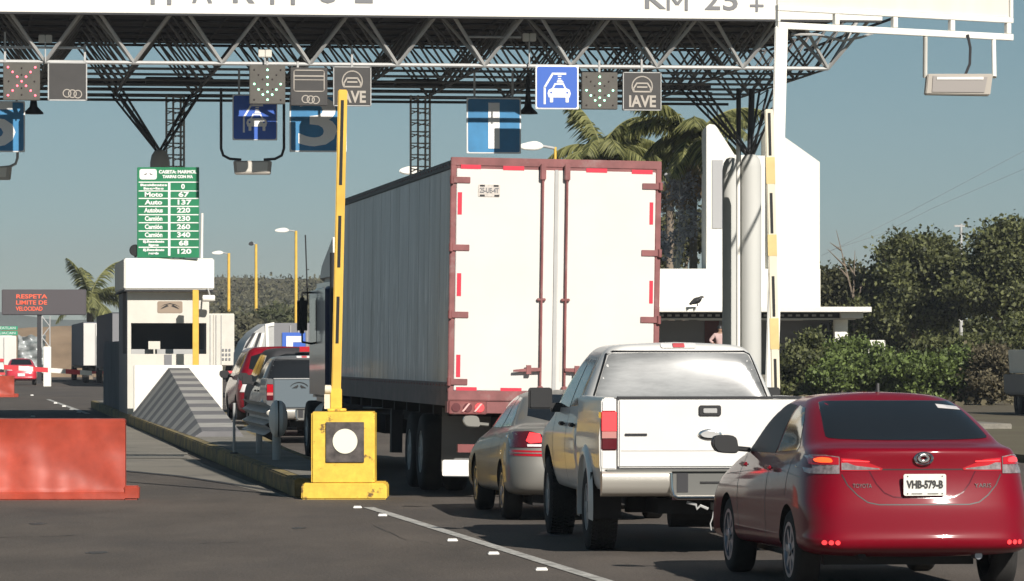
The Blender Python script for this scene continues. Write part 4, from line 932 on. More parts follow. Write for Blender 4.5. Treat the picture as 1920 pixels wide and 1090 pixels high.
# ---- pickups
def pickup(root, paint, side_paint, gate, hasbumper=True):
    prof = [(-.93, .56), (-.965, .62), (-.99, .80), (-.995, 1.05), (-.975, 1.25), (-.975, 1.37), (-.955, 1.402), (-.85, 1.402), (-.84, 1.38), (-.84, .58)]
    def sidepiece(sx):
        b = MB(); b.prism([(sx*x, z) for x, z in prof], (.10, 2.0)); o = b.build('bed_side', [paint, 'chassis'], root, bevel=.012)
        c = MB(); c.lathe([(-1.2, .47), (1.2, .47)], (0, 1.22, .42), 'X', 40); cc = c.build('c', 'chassis'); md = o.modifiers.new('b', 'BOOLEAN'); md.object = cc; md.solver = 'EXACT'; md.material_mode = 'TRANSFER'; apply_mods(o); bpy.data.objects.remove(cc)
        fl = MB(); n = 22
        for k in range(n):
            a0, a1 = -.25+(pi+.5)*k/n, -.25+(pi+.5)*(k+1)/n
            def pt(a, rr, xx): return (sx*xx, 1.22+rr*cos(a), .42+rr*sin(a))
            v = [pt(a0, .455, .93), pt(a0, .455, 1.02), pt(a0, .50, 1.018), pt(a0, .56, .985), pt(a1, .455, .93), pt(a1, .455, 1.02), pt(a1, .50, 1.018), pt(a1, .56, .985)]
            fl.add(v, [(0, 1, 5, 4), (1, 2, 6, 5), (2, 3, 7, 6)])
        fl.build('wheel_flare', paint, root, smooth=True, fix=False)
    for sx in (-1, 1): sidepiece(sx)
    b = MB(); b.box(-.84, .84, .14, 1.98, .62, .70); b.box(-.84, .84, 1.92, 1.99, .70, 1.38); b.build('bed_floor', 'dark', root)
    tg = layered_gate(root, gate)
    LC = [(.46, .46, .86, 2.06, 5.2, .12, .12, .0), (.50, .50, .94, 2.02, 5.4, .10, .1, .0), (.80, .80, .99, 2.01, 5.55, .12, .2, .0), (1.05, 1.0, .985, 2.01, 5.5, .12, .25, .0), (1.16, 1.10, .965, 2.02, 5.2, .12, .3, .0), (1.24, 1.17, .945, 2.03, 4.75, .12, .3, .0),
          (1.33, 1.28, .93, 2.04, 4.5, .10, .3, .0), (1.50, 1.47, .86, 2.07, 4.25, .12, .3, .01), (1.68, 1.66, .775, 2.11, 3.95, .12, .25, .02), (1.79, 1.78, .71, 2.15, 3.7, .12, .2, .03), (1.86, 1.85, .655, 2.19, 3.5, .13, .2, .04, .0), (1.885, 1.875, .56, 2.26, 3.35, .16, .22, .05, .012), (1.895, 1.885, .3, 2.5, 3.2, .15, .2, .03, .015)]
    cb_, cbv = layered('cab', LC, paint, root, 2, [(4.72, .42, .47, -1.2, -.55), (4.72, .42, .47, .55, 1.2)])
    rw = patch(cbv, smooth_poly([(-.80, 1.30), (-.825, 1.34), (-.67, 1.775), (-.62, 1.80), (.62, 1.80), (.67, 1.775), (.825, 1.34), (.80, 1.30)], 1), 'R', 'rear_window', 'glass_dust_glare' if gate == 'white' else 'glass_dark', root, .004)
    seams(cbv, [[(-.80, 1.305), (-.835, 1.34), (-.68, 1.785), (-.62, 1.812), (.62, 1.812), (.68, 1.785), (.835, 1.34), (.80, 1.305)]], 'R', 'window_seal', 'black', rw, .016, .004)
    for sx in (-1, 1): seams(cbv, [[(sx*.70, 1.81), (sx*.66, 1.88)]], 'R', 'roof_gap', 'black', root, .02, .003)
    for vw in ('L', 'S'):
        patch(cbv, [(3.12, 1.28), (3.12, 1.74), (3.45, 1.75), (3.75, 1.62), (4.1, 1.40), (4.2, 1.26)], vw, 'front_window', 'glass_side', root, .004)
        patch(cbv, [(3.04, 1.29), (3.04, 1.74), (2.5, 1.73), (2.38, 1.66), (2.26, 1.31)], vw, 'rear_door_window', 'glass_side', root, .004)
    seams(cbv, [[(3.08, .56), (3.08, 1.26)], [(4.2, .56), (4.25, 1.22)], [(2.2, .9), (2.2, 1.28)]], 'L', 'door_gap', 'black', root, .014)
    for yy in (3.2, 2.32): b = MB(); b.box(-.03, .015, -.10, .10, -.02, .02); h2 = b.build('door_handle', 'black', root, bevel=.01); h2.location = (-.985, yy+.12, 1.12)
    lp = patch(cbv, rrect(-.17, .17, 1.842, 1.884, .018), 'R', 'roof_light', 'white_lens', root, .012)
    patch(cbv, rrect(-.055, .055, 1.846, 1.880, .006), 'R', 'brake_lens', mat('dull_red_lens', (.60, .10, .11), .4), lp, .018)
    for sx in (-1, 1):
        b = MB(); b.box(min(sx*.836, sx*.978), max(sx*.836, sx*.978), .085, .30, .93, 1.285); lm = b.build('tail_light', 'tail_dark', root, bevel=.012)
        x0, x1 = sorted((sx*.842, sx*.972))
        b = MB(); b.box(x0, x1, .076, .084, 1.105, 1.275); b.build('brake_lens', 'tail_lit' if gate == 'white' else 'tail_red', lm)
        b = MB(); b.box(x0, x1, .076, .084, 1.04, 1.10); b.build('reversing_lens', mat('pink_lens', (.50, .22, .20), .3), lm)
        b = MB(); b.box(x0, x1, .10, .12, .775, .925) if 0 else b.box(x0+.004, x1-.004, .092, .11, .77, .925); b.build('bed_corner', paint, root)
    for yy in (1.22, 4.72):
        for sx in (-1, 1): wheel_part(root, sx*.86, yy, .39, .255, sx, rimr=.56, tread=(gate == 'white'), rim='steel_grey')
    b = MB(); b.box(-.45, .45, .25, 5.0, .36, .50); b.box(-.62, .62, 1.12, 1.32, .34, .48); b.lathe([(-.22, .17), (.22, .17)], (.0, 1.22, .37), 'X', 20); b.lathe([(0, .28), (.16, .28)], (.55, .62, .52), 'Z', 28); b.build('underbody', 'chassis', root)
    for sx in (-1, 1): b = MB(); b.box(sx*.86-.14, sx*.86+.14, .74, .76, .30, .72); b.build('mudflap', 'chassis', root)
    mr = MB(); mr.prism(rrect(-.115, .115, -.09, .12, .03), (0, .10)); mm = mr.build('mirror', 'black', root, bevel=.015); mm.location = (-1.13, 3.95, 1.34); mr = MB(); mr.box(.10, .26, .02, .08, -.12, -.03); mr.build('mirror_arm', 'black', mm, bevel=.01)
    mr = MB(); mr.prism(rrect(-.115, .115, -.09, .12, .03), (0, .10)); mm = mr.build('mirror', 'black', root, bevel=.015); mm.location = (1.13, 3.95, 1.34)
    if hasbumper:
        prof_ = smooth_poly([(.10, .748), (-.035, .748), (-.062, .725), (-.066, .66), (-.05, .60), (-.01, .545), (.06, .522), (.10, .522)], 2)
        b = MB(); b.prism(prof_, (-.985, -.362), plane='YZ'); b.prism(prof_, (.362, .985), plane='YZ'); b.box(-.37, .37, -.02, .06, .525, .534)
        bp = b.build('bumper', mat('bumper_silver', (.58, .55, .49), .34, metal=.5), root, smooth=True)
        b = MB(); b.path([(-.372, -.058, .735), (-.368, -.062, .60), (-.352, -.062, .535), (-.31, -.06, .510), (.31, -.06, .510), (.352, -.062, .535), (.368, -.062, .60), (.372, -.058, .735)], .016, 8); b.box(-.36, .36, -.04, .08, .492, .52); b.build('bumper_lip', 'chrome', bp, smooth=True)
        b = MB(); b.box(-.345, .345, .0, .05, .535, .745); b.box(-.94, .94, -.03, .09, .746, .762); b.build('bumper_pad', mat('pad_grey', (.13, .13, .12), .7), bp)
        b = MB(); b.box(-.31, -.21, -.006, -.0005, .56, .73); b.build('bracket', 'dark', bp)
        b = MB(); b.box(-.10, .14, -.01, -.0008, .638, .655); b.build('plate_slot', 'black', bp)
        b = MB()
        for c_ in ((.06, .43), ): b.box(-.04+c_[0], .04+c_[0], -.02, .20, c_[1]-.035, c_[1]-.025); b.box(-.04+c_[0], .04+c_[0], -.02, .20, c_[1]+.025, c_[1]+.035); b.box(-.04+c_[0], -.03+c_[0], -.02, .2, c_[1]-.035, c_[1]+.035); b.box(.03+c_[0], .04+c_[0], -.02, .2, c_[1]-.035, c_[1]+.035)
        b.build('tow_receiver', 'steel_grey', root)
        if gate == 'white': b = MB(); b.path([(-.22, .0, .47), (-.14, .0, .45), (-.13, .0, .41), (-.10, .0, .44), (-.03, 0, .41)], .014, 6); b.path([(.02, 0, .40), (.01, 0, .33), (-.01, 0, .28), (.0, 0, .22)], .006, 5); b.build('chain', 'steel_grey', root)
    return cbv
def layered_gate(root, kind):
    col = {'white': 'white_truck', 'grey': 'gate_grey'}[kind]
    if kind == 'grey' and 'gate_grey' not in M: M['gate_grey'] = mat('gate_grey', (.10, .13, .15), .6)
    b = MB(); b.box(-.825, .825, .10, .155, .775, 1.39); tg = b.build('tailgate', col, root, bevel=.014)
    b = MB(); b.box(-.83, .83, .095, .17, 1.392, 1.412); b.build('gate_cap', 'steel_grey' if kind == 'grey' else 'dark', tg, bevel=.004)
    if kind == 'white':
        b = MB(); b.prism(rrect(-.10, .10, 1.238, 1.332, .02), (.082, .099)); hd = b.build('gate_handle', 'black', tg, bevel=.005)
        b = MB(); b.prism(rrect(-.062, .062, 1.262, 1.305, .01), (.070, .0815)); b.build('handle_grip', 'steel_grey', hd, bevel=.004)
        b = MB(); b.lathe([(-.02, .01), (-.02, .075), (-.012, .105), (0, .11)], (0, 0, 0), 'Y', 36); e = b.build('badge', 'chrome', tg, smooth=True); e.location = (0, .099, 1.072); e.scale = (1, 1, .46)
        b = MB(); b.lathe([(-.004, .012), (-.004, .082), (0, .085)], (0, 0, 0), 'Y', 36); e2 = b.build('badge_face', 'steel_grey', tg, smooth=True); e2.location = (0, .078, 1.072); e2.scale = (1, 1, .36)
        b = MB(); b.prism(rrect(-.765, -.565, 1.060, 1.082, .006), (.092, .0995)); b.build('name_bar', 'black', tg)
        b = MB(); b.box(-.80, .80, .0965, .0995, .925, .930); b.build('crease', 'white_dusty', tg)
    return tg
pk = thing('pickup_truck', 'white crew cab pickup seen from behind, brake light lit, between two sedans', 'pickup', (1.776, 38.0, 0), heading(.094))
pickup(pk, 'white_truck', 'white_truck', 'white')
pg = thing('pickup_truck', 'dull grey pickup with a small black emblem on its tailgate, beyond the guard rail', 'pickup', (-3.95, 84.6, 0), heading(.13))
pg.scale = (.93, .95, .92)
pickup(pg, 'grey_truck', 'grey_truck', 'grey')
tgr = [c for c in pg.children if c.name.startswith('tailgate')][0]
b = MB()
for sx in (-1, 1): b.prism([(sx*.03-.28, 1.27), (sx*.15-.28, 1.20), (sx*.05-.28, 1.20), (sx*.02-.28, 1.235)], (.085, .098))
for k in range(10):
    a0, a1 = pi*.18+pi*.64*k/10, pi*.18+pi*.64*(k+1)/10; b.prism([(-.28+.22*cos(a0), 1.15+.18*sin(a0)), (-.28+.22*cos(a1), 1.15+.18*sin(a1)), (-.28+.22*cos(a1), 1.135+.18*sin(a1)), (-.28+.22*cos(a0), 1.135+.18*sin(a0))], (.085, .098))
b.build('emblem', 'black', tgr)

# ---- SUVs ahead of it
def suv(label, loc, sl, paint, sc=1.0, gate_red=False):
    r_ = thing('suv', label, 'car', loc, heading(sl)); r_.scale = (sc, sc, sc)
    L = [(.33, .33, .7, .3, 4.3, .2, .2), (.40, .36, .90, .05, 4.5, .2, .25), (.55, .5, .93, .0, 4.6, .22, .3, .05), (.75, .65, .935, .04, 4.6, .22, .3, .05), (.95, .85, .93, .07, 4.5, .2, .3, .04), (1.10, .98, .91, .09, 4.1, .18, .3, .04), (1.2, 1.08, .88, .12, 3.6, .16, .3, .04),
         (1.4, 1.35, .80, .20, 3.25, .16, .3, .04), (1.6, 1.58, .72, .30, 2.9, .15, .28, .04), (1.70, 1.69, .66, .36, 2.6, .15, .25, .04), (1.745, 1.735, .5, .5, 2.4, .15, .2, .02)]
    bdy, bv_ = layered('body', L, paint, r_, 2, [(.85, .36, .40, -1.1, -.55), (.85, .36, .40, .55, 1.1), (3.6, .36, .40, -1.1, -.55), (3.6, .36, .40, .55, 1.1)])
    patch(bv_, smooth_poly([(-.72, 1.2), (-.62, 1.62), (.62, 1.62), (.72, 1.2)], 1), 'R', 'rear_window', 'glass_dark', r_)
    patch(bv_, [(1.9, 1.17), (1.9, 1.6), (2.5, 1.6), (3.1, 1.2)], 'L', 'front_window', 'glass_dark', r_); patch(bv_, [(1.82, 1.17), (1.82, 1.6), (.6, 1.58), (.5, 1.22)], 'L', 'rear_door_window', 'glass_dark', r_)
    for sx in (-1, 1): patch(bv_, [(sx*.70, .85), (sx*.74, 1.15), (sx*.90, 1.12), (sx*.92, .85)], 'R', 'tail_light', 'tail_red', r_, .008)
    for yy in (.85, 3.6):
        for sx in (-1, 1): wheel_part(r_, sx*.80, yy, .36, .22, sx, rimr=.6)
    mirror(r_, -.92, 2.9, 1.15, -1, 'black', .22, .17)
    return r_, bv_
sv, bv_ = suv('dark suv just ahead of the grey pickup, only its roof and side showing', (-4.42, 91.6, 0), .13, 'dark', 1.10)
b = MB(); b.box(-.12, .28, .1, .16, 1.66, 1.76); b.build('roof_light', 'tail_red', sv)
sv2, bv_ = suv('red suv farthest ahead in the queue, just right of the striped nose', (-5.28, 98.5, 0), .13, 'red_car', 1.12)
patch(bv_, [(-.88, .80), (-.80, 1.02), (-.6, 1.02), (-.62, .80)], 'R', 'light_cover', 'white_lens', sv2, .012)

# ---- long white trailer and its tractor
tr = thing('semi_trailer', 'long white box trailer with maroon frame and two rear doors, tallest vehicle in the queue', 'trailer', (.49, 52.49, 0), R(7.9), None, R(.85))
k3 = 153.0
def tx(px): return (px-1037)/k3
def tz(py): return EYE-(py-HY)/k3
LT = 13.9
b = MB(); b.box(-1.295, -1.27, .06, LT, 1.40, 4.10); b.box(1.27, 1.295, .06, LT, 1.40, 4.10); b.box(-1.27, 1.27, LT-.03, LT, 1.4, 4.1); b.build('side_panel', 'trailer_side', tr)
b = MB(); b.box(-1.27, 1.27, .06, LT-.03, 4.10, 4.13); b.build('roof', 'white_panel', tr)
b = MB()
for i in range(1, 12): b.box(-1.2970, -1.2955, i*1.15-.005, i*1.15+.005, 1.42, 4.04)
b.build('panel_joint', 'steel_grey', tr)
b = MB(); b.box(-1.312, -1.262, .06, LT, 4.04, 4.15); b.box(1.262, 1.312, .06, LT, 4.04, 4.15); b.build('top_rail', 'steel_dark', tr, bevel=.01)
b = MB(); b.box(-1.31, -1.25, .06, LT, 1.13, 1.42); b.box(1.25, 1.31, .06, LT, 1.13, 1.42); b.box(-1.318, -1.3105, .06, LT, 1.30, 1.33); b.build('bottom_rail', mat('rail_maroon', (.11, .07, .07), .6, var=.3, vscale=3), tr)
b = MB()
for i in range(46): b.lathe([(-.008, .01), (0, .018)], (-1.3115, .25+i*.3, 1.385), 'X', 6); b.lathe([(-.008, .008), (0, .014)], (-1.3125, .2+i*.3, 4.10), 'X', 6)
b.build('rivet_row', 'trailer_frame', tr)
b = MB(); b.box(-1.31, -1.24, 0, .058, 1.2, 4.12); b.box(1.24, 1.31, 0, .058, 1.2, 4.12); b.box(-1.31, 1.31, -.003, .058, 4.08, 4.185); b.box(-1.24, 1.24, .0, .058, 4.0, 4.08) ; b.build('door_frame', 'trailer_frame', tr, bevel=.008)
b = MB(); b.box(-1.237, -.022, -.008, .03, 1.325, 4.045); dl = b.build('left_door', 'white_panel', tr, bevel=.006)
b = MB(); b.box(.022, 1.237, -.008, .03, 1.325, 4.045); dr = b.build('right_door', 'white_panel', tr, bevel=.006)
b = MB(); b.box(-.02, .02, -.016, .0, 1.31, 4.05); b.build('door_seal', 'steel_grey', dr)
for dd, hx, ys in ((dl, (-1.30, -1.07), (340, 467, 593, 719)), (dr, (1.07, 1.30), (345, 471, 597, 722))):
    for y_ in ys: b = MB(); b.box(hx[0], hx[1], -.022, -.0085, tz(y_)-.038, tz(y_)+.038); b.lathe([(-.05, .026), (.05, .026)], (hx[0] if hx[0] < 0 else hx[1], -.02, tz(y_)), 'Z', 10); b.build('hinge', 'trailer_frame', dd, bevel=.004)
for dd, tp in ((dl, [(855, 893, 311, 319), (935, 975, 312, 320), (849, 857, 363, 405), (847.5, 855.5, 515, 558), (846, 854, 668, 710), (846, 885, 728.5, 735), (930, 970, 729, 735)]),
               (dr, [(1093, 1133, 313, 321), (1180, 1220, 314, 322), (1214, 1221, 375, 417), (1213.5, 1220.5, 523, 566), (1213, 1220, 676, 716), (1100, 1140, 729, 735)])):
    for (x0, x1, y0, y1) in tp: b = MB(); ly = (516-(y0+y1)/2)*.0145; b.box(tx(x0-ly+3), tx(x1-ly+3), -.0115, -.0085, tz(y1), tz(y0)); b.build('reflective_tape', 'reflect_red', dd)
for dd, rx in ((dl, -.172), (dr, .128)):
    b = MB(); b.tube((rx, -.040, 1.33), (rx, -.040, 4.07), .0155, 10)
    b.build('lock_rod', 'trailer_frame', dd, smooth=True)
    b = MB(); b.box(rx-.035, rx+.035, -.072, -.0087, 3.92, 4.12); b.build('rod_bracket', 'trailer_frame', dd, bevel=.01); b = MB(); b.box(rx-.035, rx+.035, -.065, -.0087, 1.29, 1.39); b.build('rod_bracket', 'trailer_frame', dd, bevel=.01); b = MB(); b.box(rx-.055, rx+.055, -.050, -.0087, 2.435, 2.47); b.build('rod_bracket', 'trailer_frame', dd, bevel=.008)
    b = MB(); sx = -1 if rx < 0 else 1
    xa, xb = sorted((rx, rx+sx*.34)); b.prism([(rx, 1.575), (rx+sx*.10, 1.57), (rx+sx*.34, 1.56), (rx+sx*.34, 1.585), (rx+sx*.10, 1.615), (rx, 1.615)], (-.08, -.06)); b.prism([(rx+sx*.15+p*.03, 1.59+q_*.055) for p, q_ in ((-1, -1), (1, -1), (1, 1), (-1, 1))], (-.09, -.05)); b.build('lock_handle', 'trailer_frame', dd)
b = MB(); b.box(-.012+.085, .012+.085, -.0105, -.0085, 1.45, 1.82); b.build('seam_strip', 'cream', dr)
b = MB(); x0, x1, z0, z1 = -.97, -.70, 3.705, 3.855; b.prism(rrect(x0, x1, z0, z1, .015), (-.015, -.0085)); tp_ = b.build('licence_plate', mat('trailer_plate', (.55, .50, .45), .5, var=.15, vscale=30), dl)
text('lettering', '25-UE-4T', .085, 'grey_wall', tp_, ((x0+x1)/2, -.018, (z0+z1)/2), .002, width=.235, bold=.002)
b = MB()
for cx_, cz_ in ((x0+.05, z1-.015), (x1-.05, z1-.015), (x0+.05, z0+.015), (x1-.04, z0+.015)): b.box(cx_-.03, cx_+.03, -.020, -.0155, cz_-.01, cz_+.01)
b.build('plate_mark', 'dark', tp_)
b = MB(); b.box(-1.31, 1.31, -.03, .05, 1.205, 1.322); b.box(-1.315, 1.315, -.034, .05, 1.195, 1.206); b.box(-1.315, 1.315, -.02, .2, 1.045, 1.194); b.build('rear_sill', 'trailer_frame', tr, bevel=.008)
for sx in (-1, 1):
    x0, x1 = sorted((sx*1.30, sx*.83)); b = MB(); b.box(x0, x1, -.04, -.0205, 1.03, 1.20); lb = b.build('light_box', 'maroon', tr, bevel=.01)
    for k in range(3):
        c = x0+.09+k*.145; b = MB(); b.prism(disc(c, 1.115, .055, 20), (-.052, -.0405)); b.build('lamp', 'tail_lit' if (k == 2) == (sx < 0) and k != 1 else 'tail_dark', lb, smooth=True)
    b = MB(); [b.prism([(x0+.16+k*.15, 1.065), (x0+.185+k*.15, 1.065), (x0+.265+k*.15, 1.165), (x0+.24+k*.15, 1.165)], (-.058, -.0525)) for k in range(2)]; b.build('stripe_tape', mat('tape_pink', (.8, .45, .42), .4), lb)
b = MB(); b.box(-.5, -.42, .3, LT-2, .80, 1.12); b.box(.42, .5, .3, LT-2, .80, 1.12)
for i in range(9): b.box(-1.24, 1.24, .5+i*1.5, .6+i*1.5, 1.0, 1.12)
b.box(-.9, .9, 3.0, 3.2, .42, .6); b.box(-.9, .9, 4.3, 4.5, .42, .6); b.box(-.8, -.35, 2.6, 5.0, .6, .85); b.box(.35, .8, 2.6, 5.0, .6, .85); b.build('chassis', 'chassis', tr)
b = MB(); b.box(-1.16, 1.16, .12, .22, .56, .66); b.box(-.6, -.5, .12, .22, .66, 1.1); b.box(.5, .6, .12, .22, .66, 1.1); b.build('underride_bar', 'maroon', tr)
for sx in (-1, 1):
    x0, x1 = sorted((sx*1.27, sx*.66))
    b = MB(); b.box(x0, x1, .85, .87, .30, 1.10); fl = b.build('mudflap', mat('flap_grey', (.16, .16, .155), .7), tr)
    b = MB(); b.prism(rrect(x0+.01, x1-.12, .24, .45, .03), (.835, .8495)); b.build('flap_panel', 'sign_white', fl)
    for yy in (3.1, 4.4):
        for xx in (1.14, .82): wheel_part(tr, sx*xx, yy, .50, .27, sx, rimr=.55, rim='steel_grey')
    b = MB(); b.box(sx*.9-.08, sx*.9+.08, 9.2, 9.4, .35, 1.1); b.build('landing_leg', 'steel_dark', tr)
tc = thing('tractor', 'navy truck cab pulling the white trailer, its big black mirror sticking out left', 'truck', (-1.55, 66.8, 0), R(7.9))
b = MB(); b.box(-.5, .5, -.6, 6.5, .55, .85); b.build('chassis', 'chassis', tc)
b = MB(); b.box(-1.22, 1.22, 1.6, 4.6, 1.0, 2.95); cbx = b.build('cab', 'navy', tc, bevel=.12, seg=3)
b = MB(); b.prism([(1.5, 2.95), (4.2, 2.95), (3.6, 3.3), (1.6, 3.75)], (-1.1, 1.1), plane='YZ'); b.build('roof_fairing', 'white_panel', tc, bevel=.08)
b = MB(); b.box(-1.0, 1.0, 4.6, 6.4, .9, 1.9); b.build('hood', 'navy', tc, bevel=.15, seg=3)
for sx in (-1, 1): x0, x1 = sorted((sx*1.226, sx*1.20)); b = MB(); b.box(x0, x1, 3.2, 4.3, 1.95, 2.7); b.build('door_window', 'glass_dark', tc)
for sx in (-1, 1):
    b = MB(); b.box(sx*1.38-.085, sx*1.38+.085, 4.0, 4.12, 2.12, 2.72); mm = b.build('mirror', 'black', tc, bevel=.05)
    b = MB(); b.tube((sx*1.2, 4.1, 2.8), (sx*1.38, 4.06, 2.80), .018); b.tube((sx*1.2, 4.1, 1.95), (sx*1.38, 4.06, 1.98), .018); b.tube((sx*1.38, 4.06, 1.98), (sx*1.38, 4.06, 2.80), .015); b.build('mirror_arm', 'black', mm)
    b = MB(); b.tube((sx*1.10, 1.45, 1.0), (sx*1.10, 1.45, 3.4), .07, 14); b.build('exhaust_stack', 'steel_dark', tc, smooth=True)
    b = MB(); b.lathe([(-.0, .30), (1.4, .30)], (sx*.95, 2.2, .72), 'Y', 20); b.build('fuel_tank', 'steel_grey', tc, smooth=True)
    for yy in (0, 1.3): wheel_part(tc, sx*1.05, yy-.1, .5, .5, sx, rimr=.55, rim='steel_grey')
    wheel_part(tc, sx*1.05, 5.4, .5, .28, sx, rimr=.55, rim='steel_grey')
b = MB(); b.tube((-1.30, 3.9, 2.6), (-1.34, 3.9, 3.75), .012, 6); b.build('antenna', 'black', tc)

# ---- distant trucks
def box_truck(name, label, cat, pxl, Y, w, zt, L, rear, side, sl=.13, z0=1.0, cabc='white_panel', group=None):
    r_ = thing(name, label, cat, (X(pxl, Y)+w/2, Y, 0), heading(sl), group)
    b = MB(); b.box(-w/2, w/2, .05, L, z0, zt); bx = b.build('cargo_box', side, r_, bevel=.03)
    b = MB(); b.box(-w/2+.03, -.02, -.01, .048, z0+.05, zt-.06); b.build('rear_door', rear, bx); b = MB(); b.box(.02, w/2-.03, -.01, .048, z0+.05, zt-.06); b.build('rear_door', rear, bx)
    b = MB(); [b.tube((x_, -.04, z0+.05), (x_, -.04, zt-.1), .025, 6) for x_ in (-.5, -.18, .18, .5)]; b.build('lock_rod', 'steel_grey', bx)
    b = MB(); b.box(-w/2, w/2, -.05, .1, z0-.45, z0-.3); b.build('bumper', 'barrier_red', r_)
    b = MB(); b.box(-.5, .5, .2, L+2, z0-.35, z0-.02); b.build('chassis', 'chassis', r_)
    b = MB(); b.box(-w/2+.05, w/2-.05, L+.3, L+2.3, .8, 2.9); b.build('cab', cabc, r_, bevel=.12)
    for sx in (-1, 1):
        for yy in (1.2, 2.5, L+1.2): wheel_part(r_, sx*(w/2-.2), yy, .5, .35, sx, rimr=.55, rim='steel_grey')
    return r_
box_truck('box_truck', 'white truck rear with bluish grey side, left of the dark truck beyond the barrier arm', 'truck', 156, 256, 2.5, 3.65, 26, 'white_panel', mat('blue_grey_side', (.11, .12, .145), .8, var=.1))
box_truck('box_truck', 'dark sided truck right against the booth, behind the barrier arm tip', 'truck', 210, 226, 2.5, 3.95, 25, 'grey_wall', mat('dark_side', (.05, .055, .065), .8, var=.2))
t_ = box_truck('box_truck', 'white truck at the left edge in front of the green road sign', 'truck', -46, 262, 2.5, 2.85, 6, 'white_panel', 'white_panel', z0=.9)
b = MB(); b.box(-.2, .5, -.06, -.045, 1.25, 1.45); b.build('rear_mark', 'barrier_red', t_)
t_ = box_truck('container_truck', 'white container truck seen from behind just right of the booth', 'truck', 360, 262, 2.6, 4.22, 12, 'cream', 'cream', cabc='navy')
b = MB(); [b.box(.55+(k % 3)*.2, .66+(k % 3)*.2, -.06, -.045, 1.9-(k//3)*.28, 2.05-(k//3)*.28) for k in range(9)]; b.build('code_mark', 'grey_wall', t_)
t_ = box_truck('box_truck', 'grey truck with a blue and white square on its back, beyond the dark suv', 'truck', 512, 178, 2.45, 3.05, 7, 'grey_wall', 'grey_wall')
b = MB(); b.box(-.85, .12, -.07, -.055, 1.75, 2.65); rm = b.build('blue_panel', 'sign_blue', t_); b = MB(); b.box(-.68, .0, -.085, -.071, 2.25, 2.5); b.box(-.68, -.4, -.085, -.071, 1.9, 2.249); b.build('white_mark', 'sign_white', rm)
Yc = 172; r_ = thing('cattle_truck', 'pale truck with a curved ribbed roof front, left of the blue square', 'truck', (X(485, Yc), Yc, 0), heading(.13))
kc = FPX/Yc; cq = lambda px, py: ((px-485)/kc, Z(py, Yc))
b = MB(); b.prism([cq(452, 700), cq(453, 662), cq(462, 640), cq(478, 622), cq(500, 607), cq(514, 606), cq(514, 700)], (0, 5)); b.build('body', 'steel_grey', r_, bevel=.03)
b = MB(); b.prism([cq(497, 608), cq(514, 604), cq(514, 611), cq(503, 613), cq(505, 662), cq(499, 662)], (-.05, -.002)); b.build('corner_post', 'white_paint', r_)
for k in range(4): b = MB(); o_ = k*9; b.prism([cq(458+o_, 652), cq(463+o_, 652), cq(480+o_*.6, 624), cq(474+o_*.6, 625)], (-.03, -.002)); b.build('rib', 'white_paint' if k % 2 else 'dark', r_)
for sx in (-1, 1): wheel_part(r_, sx*.6, 1.0, .48, .3, sx, rimr=.55, rim='steel_grey')
# far red car
fr = thing('sedan', 'small red car far off behind the lowered barrier arm at the left', 'car', (X(40, 238), 238, 0), heading(.13))
LF = [(a, *r_) for a, *r_ in LR]; fb, fbv = layered('body', LF, mat('far_red', (.55, .03, .05), .3, coat=.6), fr, 1, [(.88, .31, .345, -1.0, -.50), (.88, .31, .345, .50, 1.0)]); 
patch(fbv, [(-.60, 1.14), (-.50, 1.44), (.50, 1.44), (.60, 1.14)], 'R', 'rear_window', 'glass_dark', fr, .004)
for sx in (-1, 1):
    patch(fbv, [(sx*.5, .82), (sx*.5, .98), (sx*.84, .98), (sx*.84, .82)], 'R', 'tail_light', 'white_lens', fr, .01)
    for yy in (.88, 3.42): wheel_part(fr, sx*.755, yy, .308, .19, sx)
b = MB(); b.box(-.2, .2, -.02, .02, .5, .66); b.build('licence_plate', 'white_lens', fr); fr.scale = (1, 1, 1)
# tarp-covered load
Yt = 275; r_ = thing('covered_load', 'load wrapped in crumpled silver tarpaulin on a trailer, left of the lattice mast', 'trailer', (X(60, Yt), Yt, 0), heading(.13))
b = MB(); n = 14; g = []
for j in range(n+1):
    for i in range(n+1):
        x_ = -.88+1.76*i/n; z_ = .75+2.15*j/n; g.append((x_*(1-.03*sin(j*.7)), .16*sin(i*.75+j*.5)+.10*sin(j*1.3-i*.35), z_+(.09*sin(i*.9+2) if j == n else 0)))
b.add(g, [(j*(n+1)+i, j*(n+1)+i+1, (j+1)*(n+1)+i+1, (j+1)*(n+1)+i) for j in range(n) for i in range(n)]); b.box(-.86, .86, .25, 5, .75, 2.85); b.build('tarpaulin', 'silver_tarp', r_, smooth=True, fix=False)
b = MB(); b.box(-.85, .85, -.05, 5, .5, .74); b.build('bed', 'steel_grey', r_)
for sx in (-1, 1): wheel_part(r_, sx*.75, 1.2, .38, .22, sx)

